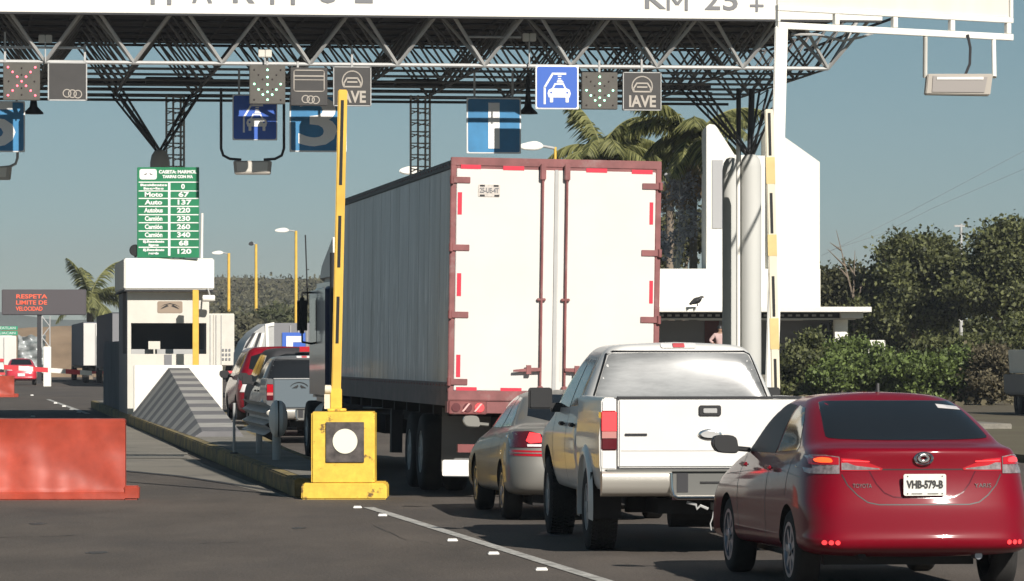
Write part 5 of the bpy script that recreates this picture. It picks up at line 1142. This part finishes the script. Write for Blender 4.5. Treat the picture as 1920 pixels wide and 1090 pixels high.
# ------------------------------------------------------------------ far left signs
Yv = 250; kv = FPX/Yv; r_ = thing('message_board', 'dark electronic message board with dim orange dot text at the far left', 'sign', (X(82, Yv), Yv, 0), 0)
b = MB(); b.box(-79/kv, 79/kv, 0, .4, Z(591, Yv), Z(543, Yv)); bd = b.build('board', 'vms_grey', r_, bevel=.04)
b = MB(); b.box(-.4, -.15, .1, .35, 0, Z(591, Yv)); b.build('post', 'steel_dark', r_)
for i, (s_, w_) in enumerate((('RESPETA', 58), ('LIMITE DE', 58), ('VELOCIDAD', 50))): text('lettering', s_, .34, 'led_orange', bd, ((-52+w_/2)/kv, -.012, Z(556.5+i*11.5, Yv)), .006, width=w_/kv, bold=.006)
Yv = 300; kv = FPX/Yv; r_ = thing('road_sign', 'green road sign in two strips above the white truck at the left edge', 'sign', (X(0, Yv), Yv, 0), 0)
for i, (ya, yb) in enumerate(((612, 619), (621, 629))):
    b = MB(); b.box(-50/kv, 33/kv, 0, .06, Z(yb, Yv), Z(ya, Yv)); bd = b.build('panel', mat('green_far', (.03, .30, .17), .5), r_); text('lettering', ('MAZATLAN', 'CULIACAN')[i], .25, 'sign_white', bd, (8/kv, -.01, Z((ya+yb)/2, Yv)), .005, width=42/kv)
b = MB(); b.box(-.1, .1, .07, .2, 0, Z(612, Yv)); b.box(-1.5, -1.3, .07, .2, 0, Z(612, Yv)); b.build('post', 'steel_grey', r_)
Yv = 228; kv = FPX/Yv; r_ = thing('lattice_mast', 'white lattice mast on a white pedestal beside the silver tarpaulin', 'mast', (X(86, Yv), Yv, 0), 0)
b = MB(); w_ = 7.5/kv; z0, z1 = Z(652, Yv), Z(593, Yv); b.tube((-w_, 0, z0), (-w_, 0, z1), .035, 6); b.tube((w_, 0, z0), (w_, 0, z1), .035, 6)
for k in range(3):
    a0, a1 = z0+(z1-z0)*k/3, z0+(z1-z0)*(k+1)/3; b.tube((-w_ if k % 2 else w_, 0, a0), (w_ if k % 2 else -w_, 0, a1), .03, 6)
b.build('lattice', 'steel_grey', r_)
b = MB(); b.box(-.12, .28, -.15, .15, 0, Z(650, Yv)); b.build('pedestal', 'white_paint', r_, bevel=.02)

# ------------------------------------------------------------------ street lamps
def street_lamp(px, pyt, Y, hx0, label, head='white_paint', m='yellow_post'):
    r_ = thing('street_lamp', label, 'street lamp', (X(px, Y), Y, 0), 0, 'yellow street lamps'); k = FPX/Y; zt = Z(pyt, Y)
    b = MB(); b.tube((0, 0, 0), (0, 0, zt), 3.6/k, 10, r1=2.6/k); b.build('pole', m, r_, smooth=True)
    b = MB(); b.tube((0, 0, zt-.05), ((hx0-px)*.4/k, 0, zt+.05), .05, 8); b.build('arm', 'steel_grey', r_, smooth=True)
    b = MB(); L_ = (px-hx0)/k; b.prism(smooth_poly([(-L_, zt-.02), (-L_*.95, zt+.10), (-L_*.55, zt+.22), (-L_*.35, zt+.12), (-L_*.32, zt-.02), (-L_*.5, zt-.12), (-L_*.85, zt-.10)], 2), (-.18, .18)); b.build('lamp_head', head, r_, bevel=.03)
street_lamp(555, 433, 285, 515, 'yellow street lamp with a white head, nearest the upright yellow boom')
street_lamp(480, 458, 320, 466, 'yellow street lamp with a small dark head, middle of the three', 'dark')
street_lamp(429, 475, 350, 397, 'yellow street lamp with a white head, rising behind the white container')
street_lamp(1041, 276, 150, 972, 'yellow street lamp whose white head shows above the trailer doors')
street_lamp(806, 322, 150, 748, 'street lamp head just clearing the trailer roof beside the lattice mast')

# ------------------------------------------------------------------ white building on the right
Yw = 150.0; kw = FPX/Yw; r_ = thing('office_building', 'bright white building with a stepped sloping tower and flat porch roof behind the columns', 'building', (X(1440, Yw), Yw, 0), 0)
wq = lambda px, py: ((px-1440)/kw, Z(py, Yw))
def wbox(b, x0, x1, y0, y1, d0, d1): (a0, z1), (a1, z0) = wq(x0, y0), wq(x1, y1); b.box(a0, a1, d0, d1, z0, z1)
b = MB(); b.prism([wq(1325, 504), wq(1325, 236), wq(1331, 232), wq(1342, 234), wq(1378, 290), wq(1440, 292), wq(1440, 504)], (.2, 4)); b.prism([wq(1440.2, 504), wq(1440.2, 238), wq(1478, 262), wq(1537, 304), wq(1537, 504)], (0, 4.2)); tw = b.build('tower', 'wall_white', r_)
b = MB(); wbox(b, 1336, 1356, 300, 428, .17, .198); b.build('recess_panel', mat('recess', (.42, .42, .42), .8), tw)
b = MB(); wbox(b, 1150, 1537, 504.5, 576, -.3, 5); b.build('upper_wall', 'wall_white', r_)
b = MB(); wbox(b, 1150, 1627, 576.5, 586, -1.6, 5.5); wbox(b, 1572, 1613, 586.3, 597, -1.3, 4); b.build('porch_roof', 'wall_white', r_, bevel=.01)
b = MB(); wbox(b, 1150, 1600, 597.2, 600.5, -1.0, -.9); b.build('gutter', 'cream', r_)
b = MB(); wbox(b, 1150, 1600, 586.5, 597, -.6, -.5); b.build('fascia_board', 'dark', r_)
b = MB(); [b.box((1160+k*15-1440)/kw, (1168+k*15-1440)/kw, -.64, -.605, Z(594, Yw), Z(590, Yw)) for k in range(27)]; b.build('vent_row', 'steel_grey', r_)
b = MB(); wbox(b, 1150, 1562, 600, 720, 2.0, 2.3); b.build('back_wall', 'grey_wall', r_)
b = MB(); wbox(b, 1563, 1587, 598, 700, -.6, .2); b.build('porch_pillar', 'wall_white', r_)
b = MB(); wbox(b, 1326, 1353, 601, 700, 1.95, 1.995); b.build('red_door', mat('door_red', (.10, .03, .03), .6), r_)
b = MB(); wbox(b, 1150, 1640, 703, 757, -1.4, 2.0); b.build('porch_floor', 'concrete', r_)
b = MB(); wbox(b, 1520, 1560, 622, 680, 1.2, 1.9); wbox(b, 1544, 1556, 606, 620, 1.2, 1.3); b.build('dark_cabinet', 'dark', r_)
r2 = thing('air_conditioner', 'white air conditioning unit in the hedge right of the porch pillar', 'air conditioner', (X(1632, 149), 149, 0), 0)
b = MB(); b.box(-.78, .52, 0, .9, .6, Z(638, 149)); b.build('casing', 'wall_white', r2, bevel=.02); b = MB(); b.prism(disc(-.5, 1.95, .16, 18), (-.02, -.001)); b.build('fan_grille', 'steel_grey', r2)
r2 = thing('metal_gate', 'grey metal frame between the porch pillar and the white unit', 'gate', (X(1602, 149), 149, 0), 0)
b = MB(); b.box(-.27, .22, 0, .06, Z(637, 149)-.06, Z(637, 149)); b.box(-.27, -.21, 0, .06, 0, Z(637, 149)-.06); b.box(.16, .22, 0, .06, 0, Z(637, 149)-.06); b.build('frame', 'steel_grey', r2)

# person on the porch
Yq = 148.6; pz = Z(611, Yq)-1.70; r_ = thing('person', 'person in a pale pink shirt with one arm bent on the porch by the columns', 'person', (X(1350, Yq), Yq, pz), 0)
def skin_mesh(name, pts, edges, radii, m, parent, sub=2):
    me = bpy.data.meshes.new(name); me.from_pydata(pts, edges, []); o = bpy.data.objects.new(name, me); COL.objects.link(o)
    me.materials.append(M[m]); o.modifiers.new('k', 'SKIN'); sv_ = me.skin_vertices[0].data
    for i, r0 in enumerate(radii): sv_[i].radius = (r0, r0) if not isinstance(r0, tuple) else r0
    sv_[0].use_root = True; s = o.modifiers.new('s', 'SUBSURF'); s.levels = sub; s.render_levels = sub; apply_mods(o)
    o.data.materials.clear(); o.data.materials.append(M[m]); o.data.polygons.foreach_set('use_smooth', [True]*len(o.data.polygons)); o.parent = parent; return o
M['skin'] = mat('skin', (.30, .17, .11), .6); M['shirt'] = mat('shirt', (.52, .36, .34), .8, var=.1, vscale=6); M['trousers'] = mat('trousers', (.03, .03, .045), .8)
pts = [(0, 0, .95), (0, 0, 1.15), (0, 0, 1.36), (0, 0, 1.46), (0, 0, 1.54), (0, -.01, 1.62), (-.09, 0, .88), (-.11, 0, .48), (-.12, 0, .08), (-.12, -.12, .04), (.09, 0, .88), (.11, 0, .48), (.12, 0, .08), (.12, -.12, .04),
       (-.18, 0, 1.38), (-.36, -.02, 1.16), (-.20, -.16, 1.05), (-.15, -.2, 1.04), (.18, 0, 1.38), (.25, 0, 1.1), (.24, -.06, .85), (.24, -.07, .77)]
ed = [(0, 1), (1, 2), (2, 3), (3, 4), (4, 5), (0, 6), (6, 7), (7, 8), (8, 9), (0, 10), (10, 11), (11, 12), (12, 13), (2, 14), (14, 15), (15, 16), (16, 17), (2, 18), (18, 19), (19, 20), (20, 21)]
rd = [(.15, .10), (.13, .10), (.15, .10), .055, .07, .095, .09, .06, .045, .035, .09, .06, .045, .035, .06, .045, .035, .03, .06, .045, .035, .03]
skin_mesh('body', pts, ed, rd, 'skin', r_)
skin_mesh('shirt', [(0, 0, .93), (0, 0, 1.15), (0, 0, 1.36), (0, 0, 1.44), (-.18, 0, 1.385), (-.355, -.02, 1.17), (-.24, -.12, 1.09), (.18, 0, 1.385), (.25, 0, 1.1), (.245, -.05, .93)], [(0, 1), (1, 2), (2, 3), (2, 4), (4, 5), (5, 6), (2, 7), (7, 8), (8, 9)], [(.165, .12), (.15, .12), (.17, .12), .07, .075, .06, .05, .075, .06, .05], 'shirt', r_)
skin_mesh('trousers', [(0, 0, .93), (-.09, 0, .86), (-.11, 0, .48), (-.12, 0, .10), (.09, 0, .86), (.11, 0, .48), (.12, 0, .10)], [(0, 1), (1, 2), (2, 3), (0, 4), (4, 5), (5, 6)], [(.16, .12), .11, .08, .065, .11, .08, .065], 'trousers', r_)
b = MB(); b.lathe([(-.02, .105), (.05, .10), (.10, .06), (.115, .01)], (0, .015, 1.62), 'Z', 16); b.build('hair', 'black', r_, smooth=True)
# black bird on the porch roof
r_ = thing('bird', 'black vulture perched on the edge of the white porch roof', 'bird', (X(1307, 148.2), 148.2, Z(576, Yw)+.01), 0)
b = MB(); b.path([(-.27, 0, .07), (-.18, 0, .11), (-.08, 0, .17), (.03, 0, .21), (.10, 0, .26), (.14, 0, .31), (.18, 0, .325), (.25, 0, .31)], .05, 10, [.03, .06, .11, .115, .08, .05, .045, .01]); b.tube((0, -.04, .12), (.02, -.04, 0), .02); b.tube((0, .04, .12), (.02, .04, 0), .02); b.build('body', 'black', r_, smooth=True)
b = MB()
for sx in (-1, 1): b.prism([(-.22, .02), (-.14, .10), (.02, .16), (.10, .25), (.02, .29), (-.12, .27), (-.24, .14)], (sx*.085, sx*.105))
b.build('wing', 'black', r_, bevel=.008)

# ------------------------------------------------------------------ vegetation
def leaf_mesh(name, centres, size, m, parent=None, aspect=1.6):
    n = len(centres); c = np.asarray(centres, float)
    a = RNG.normal(size=(n, 3)); a /= np.linalg.norm(a, axis=1)[:, None]; b_ = np.cross(a, RNG.normal(size=(n, 3))); b_ /= np.linalg.norm(b_, axis=1)[:, None]
    s_ = size*RNG.uniform(.6, 1.5, size=(n, 1)); A = a*s_*aspect/2; B = b_*s_/2
    v = np.stack([c-A, c+B, c+A, c-B], axis=1).reshape(-1, 3)
    me = bpy.data.meshes.new(name); me.vertices.add(4*n); me.vertices.foreach_set('co', v.ravel()); me.loops.add(4*n); me.loops.foreach_set('vertex_index', np.arange(4*n)); me.polygons.add(n)
    me.polygons.foreach_set('loop_start', np.arange(0, 4*n, 4)); me.update(calc_edges=True); me.materials.append(M[m])
    o = bpy.data.objects.new(name, me); COL.objects.link(o)
    if parent: o.parent = parent
    return o
def clumps(blobs, n, clump_r=.35, per=28):
    """leaf positions: clumps scattered through each ellipsoid, denser to its outside"""
    vol = np.array([b_[3]*b_[4]*b_[5] for b_ in blobs])**.75; pr = vol/vol.sum(); out = []
    for _ in range(max(1, n//per)):
        b_ = blobs[RNG.choice(len(blobs), p=pr)]; d_ = RNG.normal(size=3); d_ /= np.linalg.norm(d_); rr = RNG.uniform(.25, 1)**.45
        c = np.array(b_[:3])+d_*rr*np.array(b_[3:6]); out.append(c+RNG.normal(size=(per, 3))*clump_r*RNG.uniform(.5, 1.1)*np.array([1, 1, .75]))
    return np.concatenate(out)
def tree(name, label, px, pyb, Y, blobs, n, size, m, trunk_r=.16, group=None, cr=.35, cat='tree', tm='trunk'):
    """blobs in pixels: (px, py, rx, ry) plus depth radius in metres"""
    k = FPX/Y; x0 = X(px, Y); r_ = thing(name, label, cat, (x0, Y, 0), 0, group)
    B = [(X(bx, Y)-x0, dy, Z(by, Y), rx/k, rd_, ry/k) for (bx, by, rx, ry, dy, rd_) in blobs]
    B2 = []
    for q_ in B:
        B2.append((q_[0], q_[1], q_[2], q_[3]*.72, q_[4]*.72, q_[5]*.72))
        for _ in range(11):
            d_ = RNG.normal(size=3); d_[2] = abs(d_[2])*.9-.25; d_ /= np.linalg.norm(d_); e_ = RNG.uniform(.72, 1.08); s2_ = RNG.uniform(.16, .40)
            B2.append((q_[0]+d_[0]*q_[3]*e_, q_[1]+d_[1]*q_[4]*e_, q_[2]+d_[2]*q_[5]*e_, q_[3]*s2_, q_[4]*s2_, q_[5]*s2_*.8))
    leaf_mesh('crown', clumps(B2, n, cr), size, m, r_)
    mb_ = MB(); top = max(B, key=lambda q_: q_[2]); zc = min(q_[2] for q_ in B)
    mb_.path([(0, 0, -.1), (.05, 0, zc*.35), (-.05, 0.05, zc*.8), (top[0]*.3, top[1]*.3, zc+.4)], trunk_r, 8, [trunk_r*1.3, trunk_r, trunk_r*.8, trunk_r*.6])
    for q_ in B: p0 = Vector((-.05, .05, zc*.75)); p1 = Vector((q_[0], q_[1], q_[2]+.1)); mb_.path([p0, p0.lerp(p1, .5)+Vector((0, 0, -.15)), p1], .08, 6, [trunk_r*.6, trunk_r*.4, trunk_r*.15])
    mb_.build('trunk', tm, r_, smooth=True)
    return r_
G5 = 'dense green trees on the right beyond the hedge'
tree('broadleaf_tree', 'dense dark green tree behind the hedge, left of the utility pole', 1715, 680, 185, [(1690, 520, 55, 55, 0, 1.6), (1740, 480, 50, 45, .5, 1.5), (1780, 530, 45, 60, 0, 1.5), (1670, 590, 50, 50, -.6, 1.3), (1740, 590, 60, 50, .3, 1.6), (1690, 462, 25, 20, 0, .6), (1655, 478, 12, 12, 0, .3)], 42000, .115, 'leaf_dark', group=G5)
tree('broadleaf_tree', 'tall dark green tree behind the hedge at the right picture edge', 1880, 680, 180, [(1870, 490, 60, 55, 0, 1.6), (1910, 460, 50, 40, .4, 1.5), (1840, 545, 50, 55, 0, 1.5), (1905, 560, 55, 60, 0, 1.6), (1965, 520, 50, 80, .3, 1.5), (1888, 432, 20, 14, 0, .5)], 42000, .115, 'leaf_dark', group=G5)
tree('broadleaf_tree', 'shadowy tree mass low behind the white unit and hedge', 1800, 690, 192, [(1650, 640, 60, 40, 0, 1.5), (1760, 640, 70, 45, 0, 1.5), (1860, 640, 70, 45, 0, 1.5), (1620, 600, 40, 40, 0, 1.2), (1940, 640, 60, 50, 0, 1.5)], 26000, .14, 'leaf_dark', group=G5)
tree('dry_tree', 'dull olive brush tree with bare twigs right of the white tower', 1590, 680, 188, [(1565, 540, 35, 40, 0, 1.2), (1610, 550, 35, 45, 0, 1.2), (1560, 600, 40, 50, 0, 1.2), (1620, 600, 40, 50, 0, 1.2)], 11000, .13, 'leaf_olive', group=None)
b = MB(); Yx = 186
for (a, c) in (((1600, 560), (1568, 432)), ((1585, 500), (1552, 468)), ((1578, 470), (1556, 455)), ((1600, 560), (1603, 470)), ((1610, 560), (1622, 505)), ((1604, 520), (1590, 495)), ((1590, 520), (1572, 500)), ((1612, 540), (1640, 512))): b.tube(P(a[0], a[1], Yx), P(c[0], c[1], Yx), .05, 5, r1=.012)
b.tube((X(1604, Yx), Yx, -.1), P(1602, 560, Yx), .09, 6)
tag(b.build('bare_tree', 'trunk'), 'leafless grey twigs poking above the olive brush beside the white tower', 'tree')
# hedge, each bush its own
G6 = 'bushes forming the hedge behind the red sedan'
hb = [('long bright green bush behind the roof of the red sedan', 1600, [(1560, 705, 60, 40, 0, 1.4), (1620, 700, 50, 42, 0, 1.4), (1590, 740, 70, 30, 0, 1.4)], 140, 'leaf_hedge', 15000),
      ('bright green bush right of the long one, above the sedan rear window', 1740, [(1690, 705, 55, 42, 0, 1.4), (1760, 700, 55, 44, 0, 1.4), (1720, 740, 80, 30, 0, 1.4), (1810, 710, 45, 42, 0, 1.3)], 139, 'leaf_hedge', 18000),
      ('darker green bush between the cream boom gate and the bright hedge', 1505, [(1490, 690, 30, 38, 0, 1.2), (1525, 700, 40, 40, 0, 1.2), (1500, 735, 50, 35, 0, 1.2), (1495, 655, 14, 18, 0, .5), (1520, 645, 12, 22, 0, .4)], 141, 'leaf_dark', 10000),
      ('leafy young shrub in front of the porch pillar', 1580, [(1575, 665, 28, 22, 0, .8), (1600, 655, 18, 14, 0, .6), (1530, 660, 12, 30, 0, .4)], 143, 'leaf_hedge', 4500),
      ('brownish dry shrub at the right end of the hedge', 1860, [(1850, 725, 40, 35, 0, 1.2), (1880, 700, 30, 40, 0, 1.2), (1860, 680, 25, 25, 0, 1)], 138, 'leaf_dry', 9000),
      ('dark green shrub behind the dry one at the right edge', 1890, [(1880, 660, 35, 35, 0, 1.2), (1915, 640, 35, 40, 0, 1.2), (1800, 655, 30, 22, 0, 1.), (1740, 648, 30, 14, 0, .8)], 146, 'leaf_dark', 9000)]
for lb, px, bl, Y, m_, n_ in hb: tree('bush', lb, px, 760, Y, bl, int(n_*1.6), .082, m_, .05, G6, .2, 'bush')
# palms
def palm(label, px, py, Y, r_m, nf, seed, trunk=True, trunk_r=.16, dry=0, lean=0.0, up=.9):
    rg_ = random.Random(seed); x0 = X(px, Y); zc = Z(py, Y); r_ = thing('palm_tree', label, 'palm', (x0, Y, 0), 0, 'palm trees'); A = Vector((0, 0, zc))
    for k in range(nf+dry):
        isdry = k >= nf; az = 2*pi*(k*.618)+rg_.uniform(-.3, .3); el = rg_.uniform(-.15, up*1.35) if not isdry else rg_.uniform(-1.2, -.8); L = r_m*rg_.uniform(.8, 1.15)*(0.75 if isdry else 1)
        pts = []; p = A.copy(); d_ = Vector((cos(az)*cos(el), sin(az)*cos(el), sin(el))); n_ = 16
        for i in range(n_+1):
            pts.append(p.copy()); p = p+d_*L/n_; d_ = (d_+Vector((0, 0, -.105*(1.4 if isdry else 1)))).normalized()
        v, f = [], []
        for i in range(1, n_*3):
            t = i/(n_*3); q_ = t*n_; i0 = int(q_); c = pts[i0].lerp(pts[min(i0+1, n_)], q_-i0); tan_ = (pts[min(i0+1, n_)]-pts[i0]).normalized() if i0 < n_ else d_
            side = tan_.cross(Vector((0, 0, 1))).normalized() if abs(tan_.z) < .98 else Vector((1, 0, 0)); ll = L*.30*(math.sin(pi*min(1, .12+t*.88))**.6)*rg_.uniform(.8, 1.1)
            for s_ in (-1, 1):
                dr_ = (side*s_*.75+tan_*.45+Vector((0, 0, -.35-.4*rg_.random()))).normalized(); w_ = .032*r_m/2.2; o_ = len(v); mid = c+dr_*ll*.5+Vector((0, 0, .02)); tip = c+dr_*ll+Vector((0, 0, -.22*ll))
                v += [c-tan_*w_, c+tan_*w_, mid+tan_*w_, tip, mid-tan_*w_]; f += [(o_, o_+1, o_+2, o_+3, o_+4)]
        mb_ = MB(); mb_.add(v, f); mb_.path(pts, .02, 4, [.035*(1-i/(n_+2))+.006 for i in range(n_+1)]); mb_.build('frond', 'palm_dry' if isdry else 'palm', r_, fix=False)
    if trunk:
        mb_ = MB(); n_ = 14; mb_.path([(lean*(1-i/n_), 0, -.1+(zc+.1)*i/n_) for i in range(n_+1)], trunk_r, 10, [trunk_r*(1.25-.35*i/n_)*(1.06 if i % 2 else .96) for i in range(n_+1)]); mb_.build('trunk', 'trunk', r_, smooth=True)
palm('palm whose crown rises above the middle of the trailer roof', 1128, 284, 165, 2.7, 22, 21, up=1.15)
palm('tall palm with brown hanging fronds, left of the white tower', 1300, 262, 156, 3.1, 20, 5, dry=7, trunk_r=.14, up=1.0)
palm('palm with drooping fronds between the trailer and the tall palm', 1256, 292, 168, 2.7, 18, 8, dry=3, up=.6)
palm('bushy palm left of the booth, above the distant trucks', 168, 562, 290, 3.3, 20, 12, trunk_r=.2, up=1.0)
tree('slender_tree', 'slender pale trunk with sparse silvery leaves between the palms', 1270, 680, 155.3, [(1275, 350, 18, 35, 0, .6), (1282, 420, 18, 50, 0, .6), (1262, 470, 18, 40, 0, .5), (1290, 380, 16, 40, .3, .4)], 1700, .085, 'leaf_silver', .085, tm='cream_post')
tree('broadleaf_tree', 'olive green foliage behind the trailer right edge below the palms', 1280, 680, 175, [(1260, 460, 40, 60, 0, 1.2), (1310, 440, 20, 60, 0, .8), (1240, 500, 30, 50, 0, 1)], 8000, .12, 'leaf_olive', .12)
# far trees and hill
M['leaf_far'] = mat('leaf_far', (.10, .10, .06), .9, var=.3, col2=(.18, .17, .10), island=True, leaf=.35); M['leaf_far2'] = mat('leaf_far2', (.07, .085, .04), .9, var=.3, col2=(.14, .15, .07), island=True, leaf=.35)
G7 = 'distant trees between the street lamps'
for i, (px, py, rx, ry, lb) in enumerate(((445, 600, 45, 45, 'distant olive tree behind the white container'), (520, 590, 50, 50, 'distant green tree between the street lamp poles'), (590, 585, 45, 50, 'distant green tree left of the upright yellow boom'), (640, 590, 35, 55, 'distant tree directly behind the yellow boom'))):
    tree('distant_tree', lb, px, 700, 300+8*i, [(px, py+24, rx*.8, ry*.5, 0, 2.2), (px-15, py+45, rx, ry*.7, 0, 2.2), (px+15, py+45, rx*.8, ry*.8, 0, 2)], 9000, .24, 'leaf_far' if i % 2 == 0 else 'leaf_far2', .2, G7, .7)
def ridge(name, Y, pts, base, m, depth=120, jag=.6):
    b = MB(); rg_ = random.Random(5); P2 = []
    for i in range(len(pts)-1):
        for k in range(8): f = k/8; P2.append((pts[i][0]*(1-f)+pts[i+1][0]*f, pts[i][1]*(1-f)+pts[i+1][1]*f+rg_.uniform(-1, 1)*jag))
    P2.append(pts[-1]); n = len(P2); v = []
    for px, py in P2:
        x_ = X(px, Y); z_ = Z(py, Y); v += [(x_, Y-depth*.5, base), (x_, Y-depth*.2, base+(z_-base)*.7), (x_, Y, z_), (x_, Y+depth, base)]
    b.add(v, [(i*4+k, i*4+k+1, i*4+k+5, i*4+k+4) for i in range(n-1) for k in range(3)]); return structure(b.build(name, m, smooth=True))
ridge('hill', 700, [(150, 620), (300, 560), (400, 520), (480, 522), (560, 524), (650, 522), (760, 540), (900, 570), (1200, 590), (1500, 580), (1700, 600), (2100, 600)], -1, 'hill')
ridge('embankment', 330, [(-200, 612), (20, 616), (110, 612), (170, 610), (230, 625), (330, 650)], -1, mat('tan_earth', (.27, .19, .12), .95, var=.3, vscale=.2), 30, .3)
ridge('far_hill', 900, [(-300, 580), (0, 585), (100, 600), (200, 600), (300, 600)], -1, mat('grey_green', (.13, .15, .14), 1.0), 100, .3)
leaf_o = leaf_mesh('hillside_scrub', np.array([(X(px_, Y_), Y_, Z(py_, Y_)) for px_, py_, Y_ in [(RNG.uniform(380, 760), 0, RNG.uniform(560, 690)) for _ in range(1)]]), .3, 'leaf_olive') if False else None
cs = []
for _ in range(420):
    Y_ = RNG.uniform(640, 700); px_ = RNG.uniform(330, 900); top = np.interp(px_, [300, 400, 650, 760, 900], [560, 520, 522, 540, 570]); f = (Y_-640)/60
    z_ = Z(top+7, Y_)*(.50+.50*f)-.3; cs.append(np.array([X(px_, Y_), Y_, z_])+RNG.normal(size=(60, 3))*np.array([1.6, 1.6, .7]))
tag(leaf_mesh('hillside_scrub', np.concatenate(cs), .36, 'leaf_far'), 'low olive scrub covering the distant hill ridge', 'scrub', kind='stuff')
cs = []
for _ in range(900):
    s_ = RNG.uniform(18, 40); t_ = RNG.uniform(130, 260); p = RD(s_, t_, .15); cs.append(np.array(p)+RNG.normal(size=(16, 3))*np.array([.5, .7, .15]))
tag(leaf_mesh('verge_grass', np.concatenate(cs), .16, 'leaf_dry'), 'dry low grass and weeds on the verge behind the hedge', 'grass', kind='stuff')

# utility pole and wires
Yu = 187; r_ = thing('utility_pole', 'grey utility pole standing among the dark trees on the right', 'pole', (X(1802, Yu), Yu, 0), 0)
b = MB(); b.tube((0, 0, 0), (0, 0, Z(420, Yu)), .10, 10, r1=.06); b.build('pole', 'steel_grey', r_, smooth=True)
b = MB(); b.tube((-.1, -.2, Z(603, Yu)), (-.1, -.2, Z(592, Yu)), .10, 10); b.build('meter', 'white_paint', r_)
b = MB(); b.box(-.3, .3, -.06, .06, Z(424, Yu)-.04, Z(424, Yu)+.04); b.build('crossarm', 'steel_grey', r_)
for lb, pts_ in (('thin power line rising from the bare twigs toward the upper right', [(1556, 470), (1650, 440), (1750, 390), (1960, 300)]), ('thin power line above the dark trees, the fainter upper one', [(1540, 480), (1700, 400), (1960, 262)]), ('short cable sagging from the utility pole to the right edge', [(1802, 422), (1840, 428), (1880, 430), (1960, 428)])):
    b = MB(); b.path([P(px, py, 182) for px, py in pts_], .007, 5); tag(b.build('power_line', 'steel_inner'), lb, 'power line', 'thin cables over the trees')
# truck at the right edge
Ye = 112; Yf_ = 117.5; r_ = thing('parked_truck', 'corner of a grey and white truck with a black tyre, cut by the right edge', 'truck', (X(1985, Ye), Ye, 0), TH)
b = MB(); b.prism([(.14, Z(700, Yf_)), (.10, Z(656, Yf_)), (2.4, Z(656, Yf_)), (2.4, Z(700, Yf_))], (.1, 5.9)); b.build('body', 'white_paint', r_, bevel=.02)
b = MB(); b.prism([(-.02, Z(702, Yf_)), (2.4, Z(702, Yf_)), (2.4, Z(744, Yf_)), (.18, Z(744, Yf_)), (.02, Z(738, Yf_))], (0, 6)); b.build('lower_body', mat('truck_lower', (.26, .25, .25), .7), r_, bevel=.03)
for yy in (1.0, 4.9): wheel_part(r_, .30, yy, .50, .35, -1, rimr=.5, rim='steel_dark')
b = MB(); b.box(.35, 2.3, -.05, 6, .35, Z(746, Yf_)); b.build('chassis', 'chassis', r_)

# tar seams and stains on the asphalt
M['tar'] = mat('tar', (.040, .037, .035), .8); rg_ = random.Random(4)
for pts_ in ([(-50, 1010), (160, 1003), (330, 1020), (460, 1016)], [(700, 985), (760, 1012), (900, 1030)]):
    b = MB(); q_ = []
    for i in range(len(pts_)-1):
        for k in range(10): f = k/10; q_.append(gpt(pts_[i][0]*(1-f)+pts_[i+1][0]*f, pts_[i][1]*(1-f)+pts_[i+1][1]*f+rg_.uniform(-.8, .8), .003))
    n = len(q_); w_ = [rg_.uniform(.003, .010) for _ in q_]; b.add([p+Vector((-w, w*1.2, 0)) for p, w in zip(q_, w_)]+[p-Vector((-w, w*1.2, 0)) for p, w in zip(q_, w_)], [(i, i+1, n+i+1, n+i) for i in range(n-1)])
    structure(b.build('road_crack', 'tar'))
M['stain'] = mat('stain', (.058, .053, .048), .6, var=.3, vscale=4)
for (px, py, rx, ry) in ((70, 982, .10, .35), (182, 1036, .10, .3), (560, 990, .09, .3), (1040, 1000, .2, .6)):
    c = gpt(px, py, .0025); b = MB(); n = 26; b.add([c+Vector((rx*cos(2*pi*k/n)*rg_.uniform(.6, 1.1), ry*sin(2*pi*k/n)*rg_.uniform(.6, 1.1), 0)) for k in range(n)], [tuple(range(n))]); structure(b.build('oil_stain', 'stain'))

# thin haze over everything
hz_ = MB(); hz_.box(-420, 420, -30, 1120, -2.0, 60); ho = hz_.build('haze', 'white_paint'); ho['kind'] = 'stuff'
hm = bpy.data.materials.new('haze'); hm.use_nodes = True; hm.node_tree.nodes.clear()
v_ = hm.node_tree.nodes.new('ShaderNodeVolumePrincipled'); v_.inputs['Color'].default_value = (.80, .88, 1, 1); v_.inputs['Density'].default_value = 0.00018; v_.inputs['Anisotropy'].default_value = 0.0
o_ = hm.node_tree.nodes.new('ShaderNodeOutputMaterial'); hm.node_tree.links.new(v_.outputs[0], o_.inputs['Volume']); ho.data.materials.clear(); ho.data.materials.append(hm)
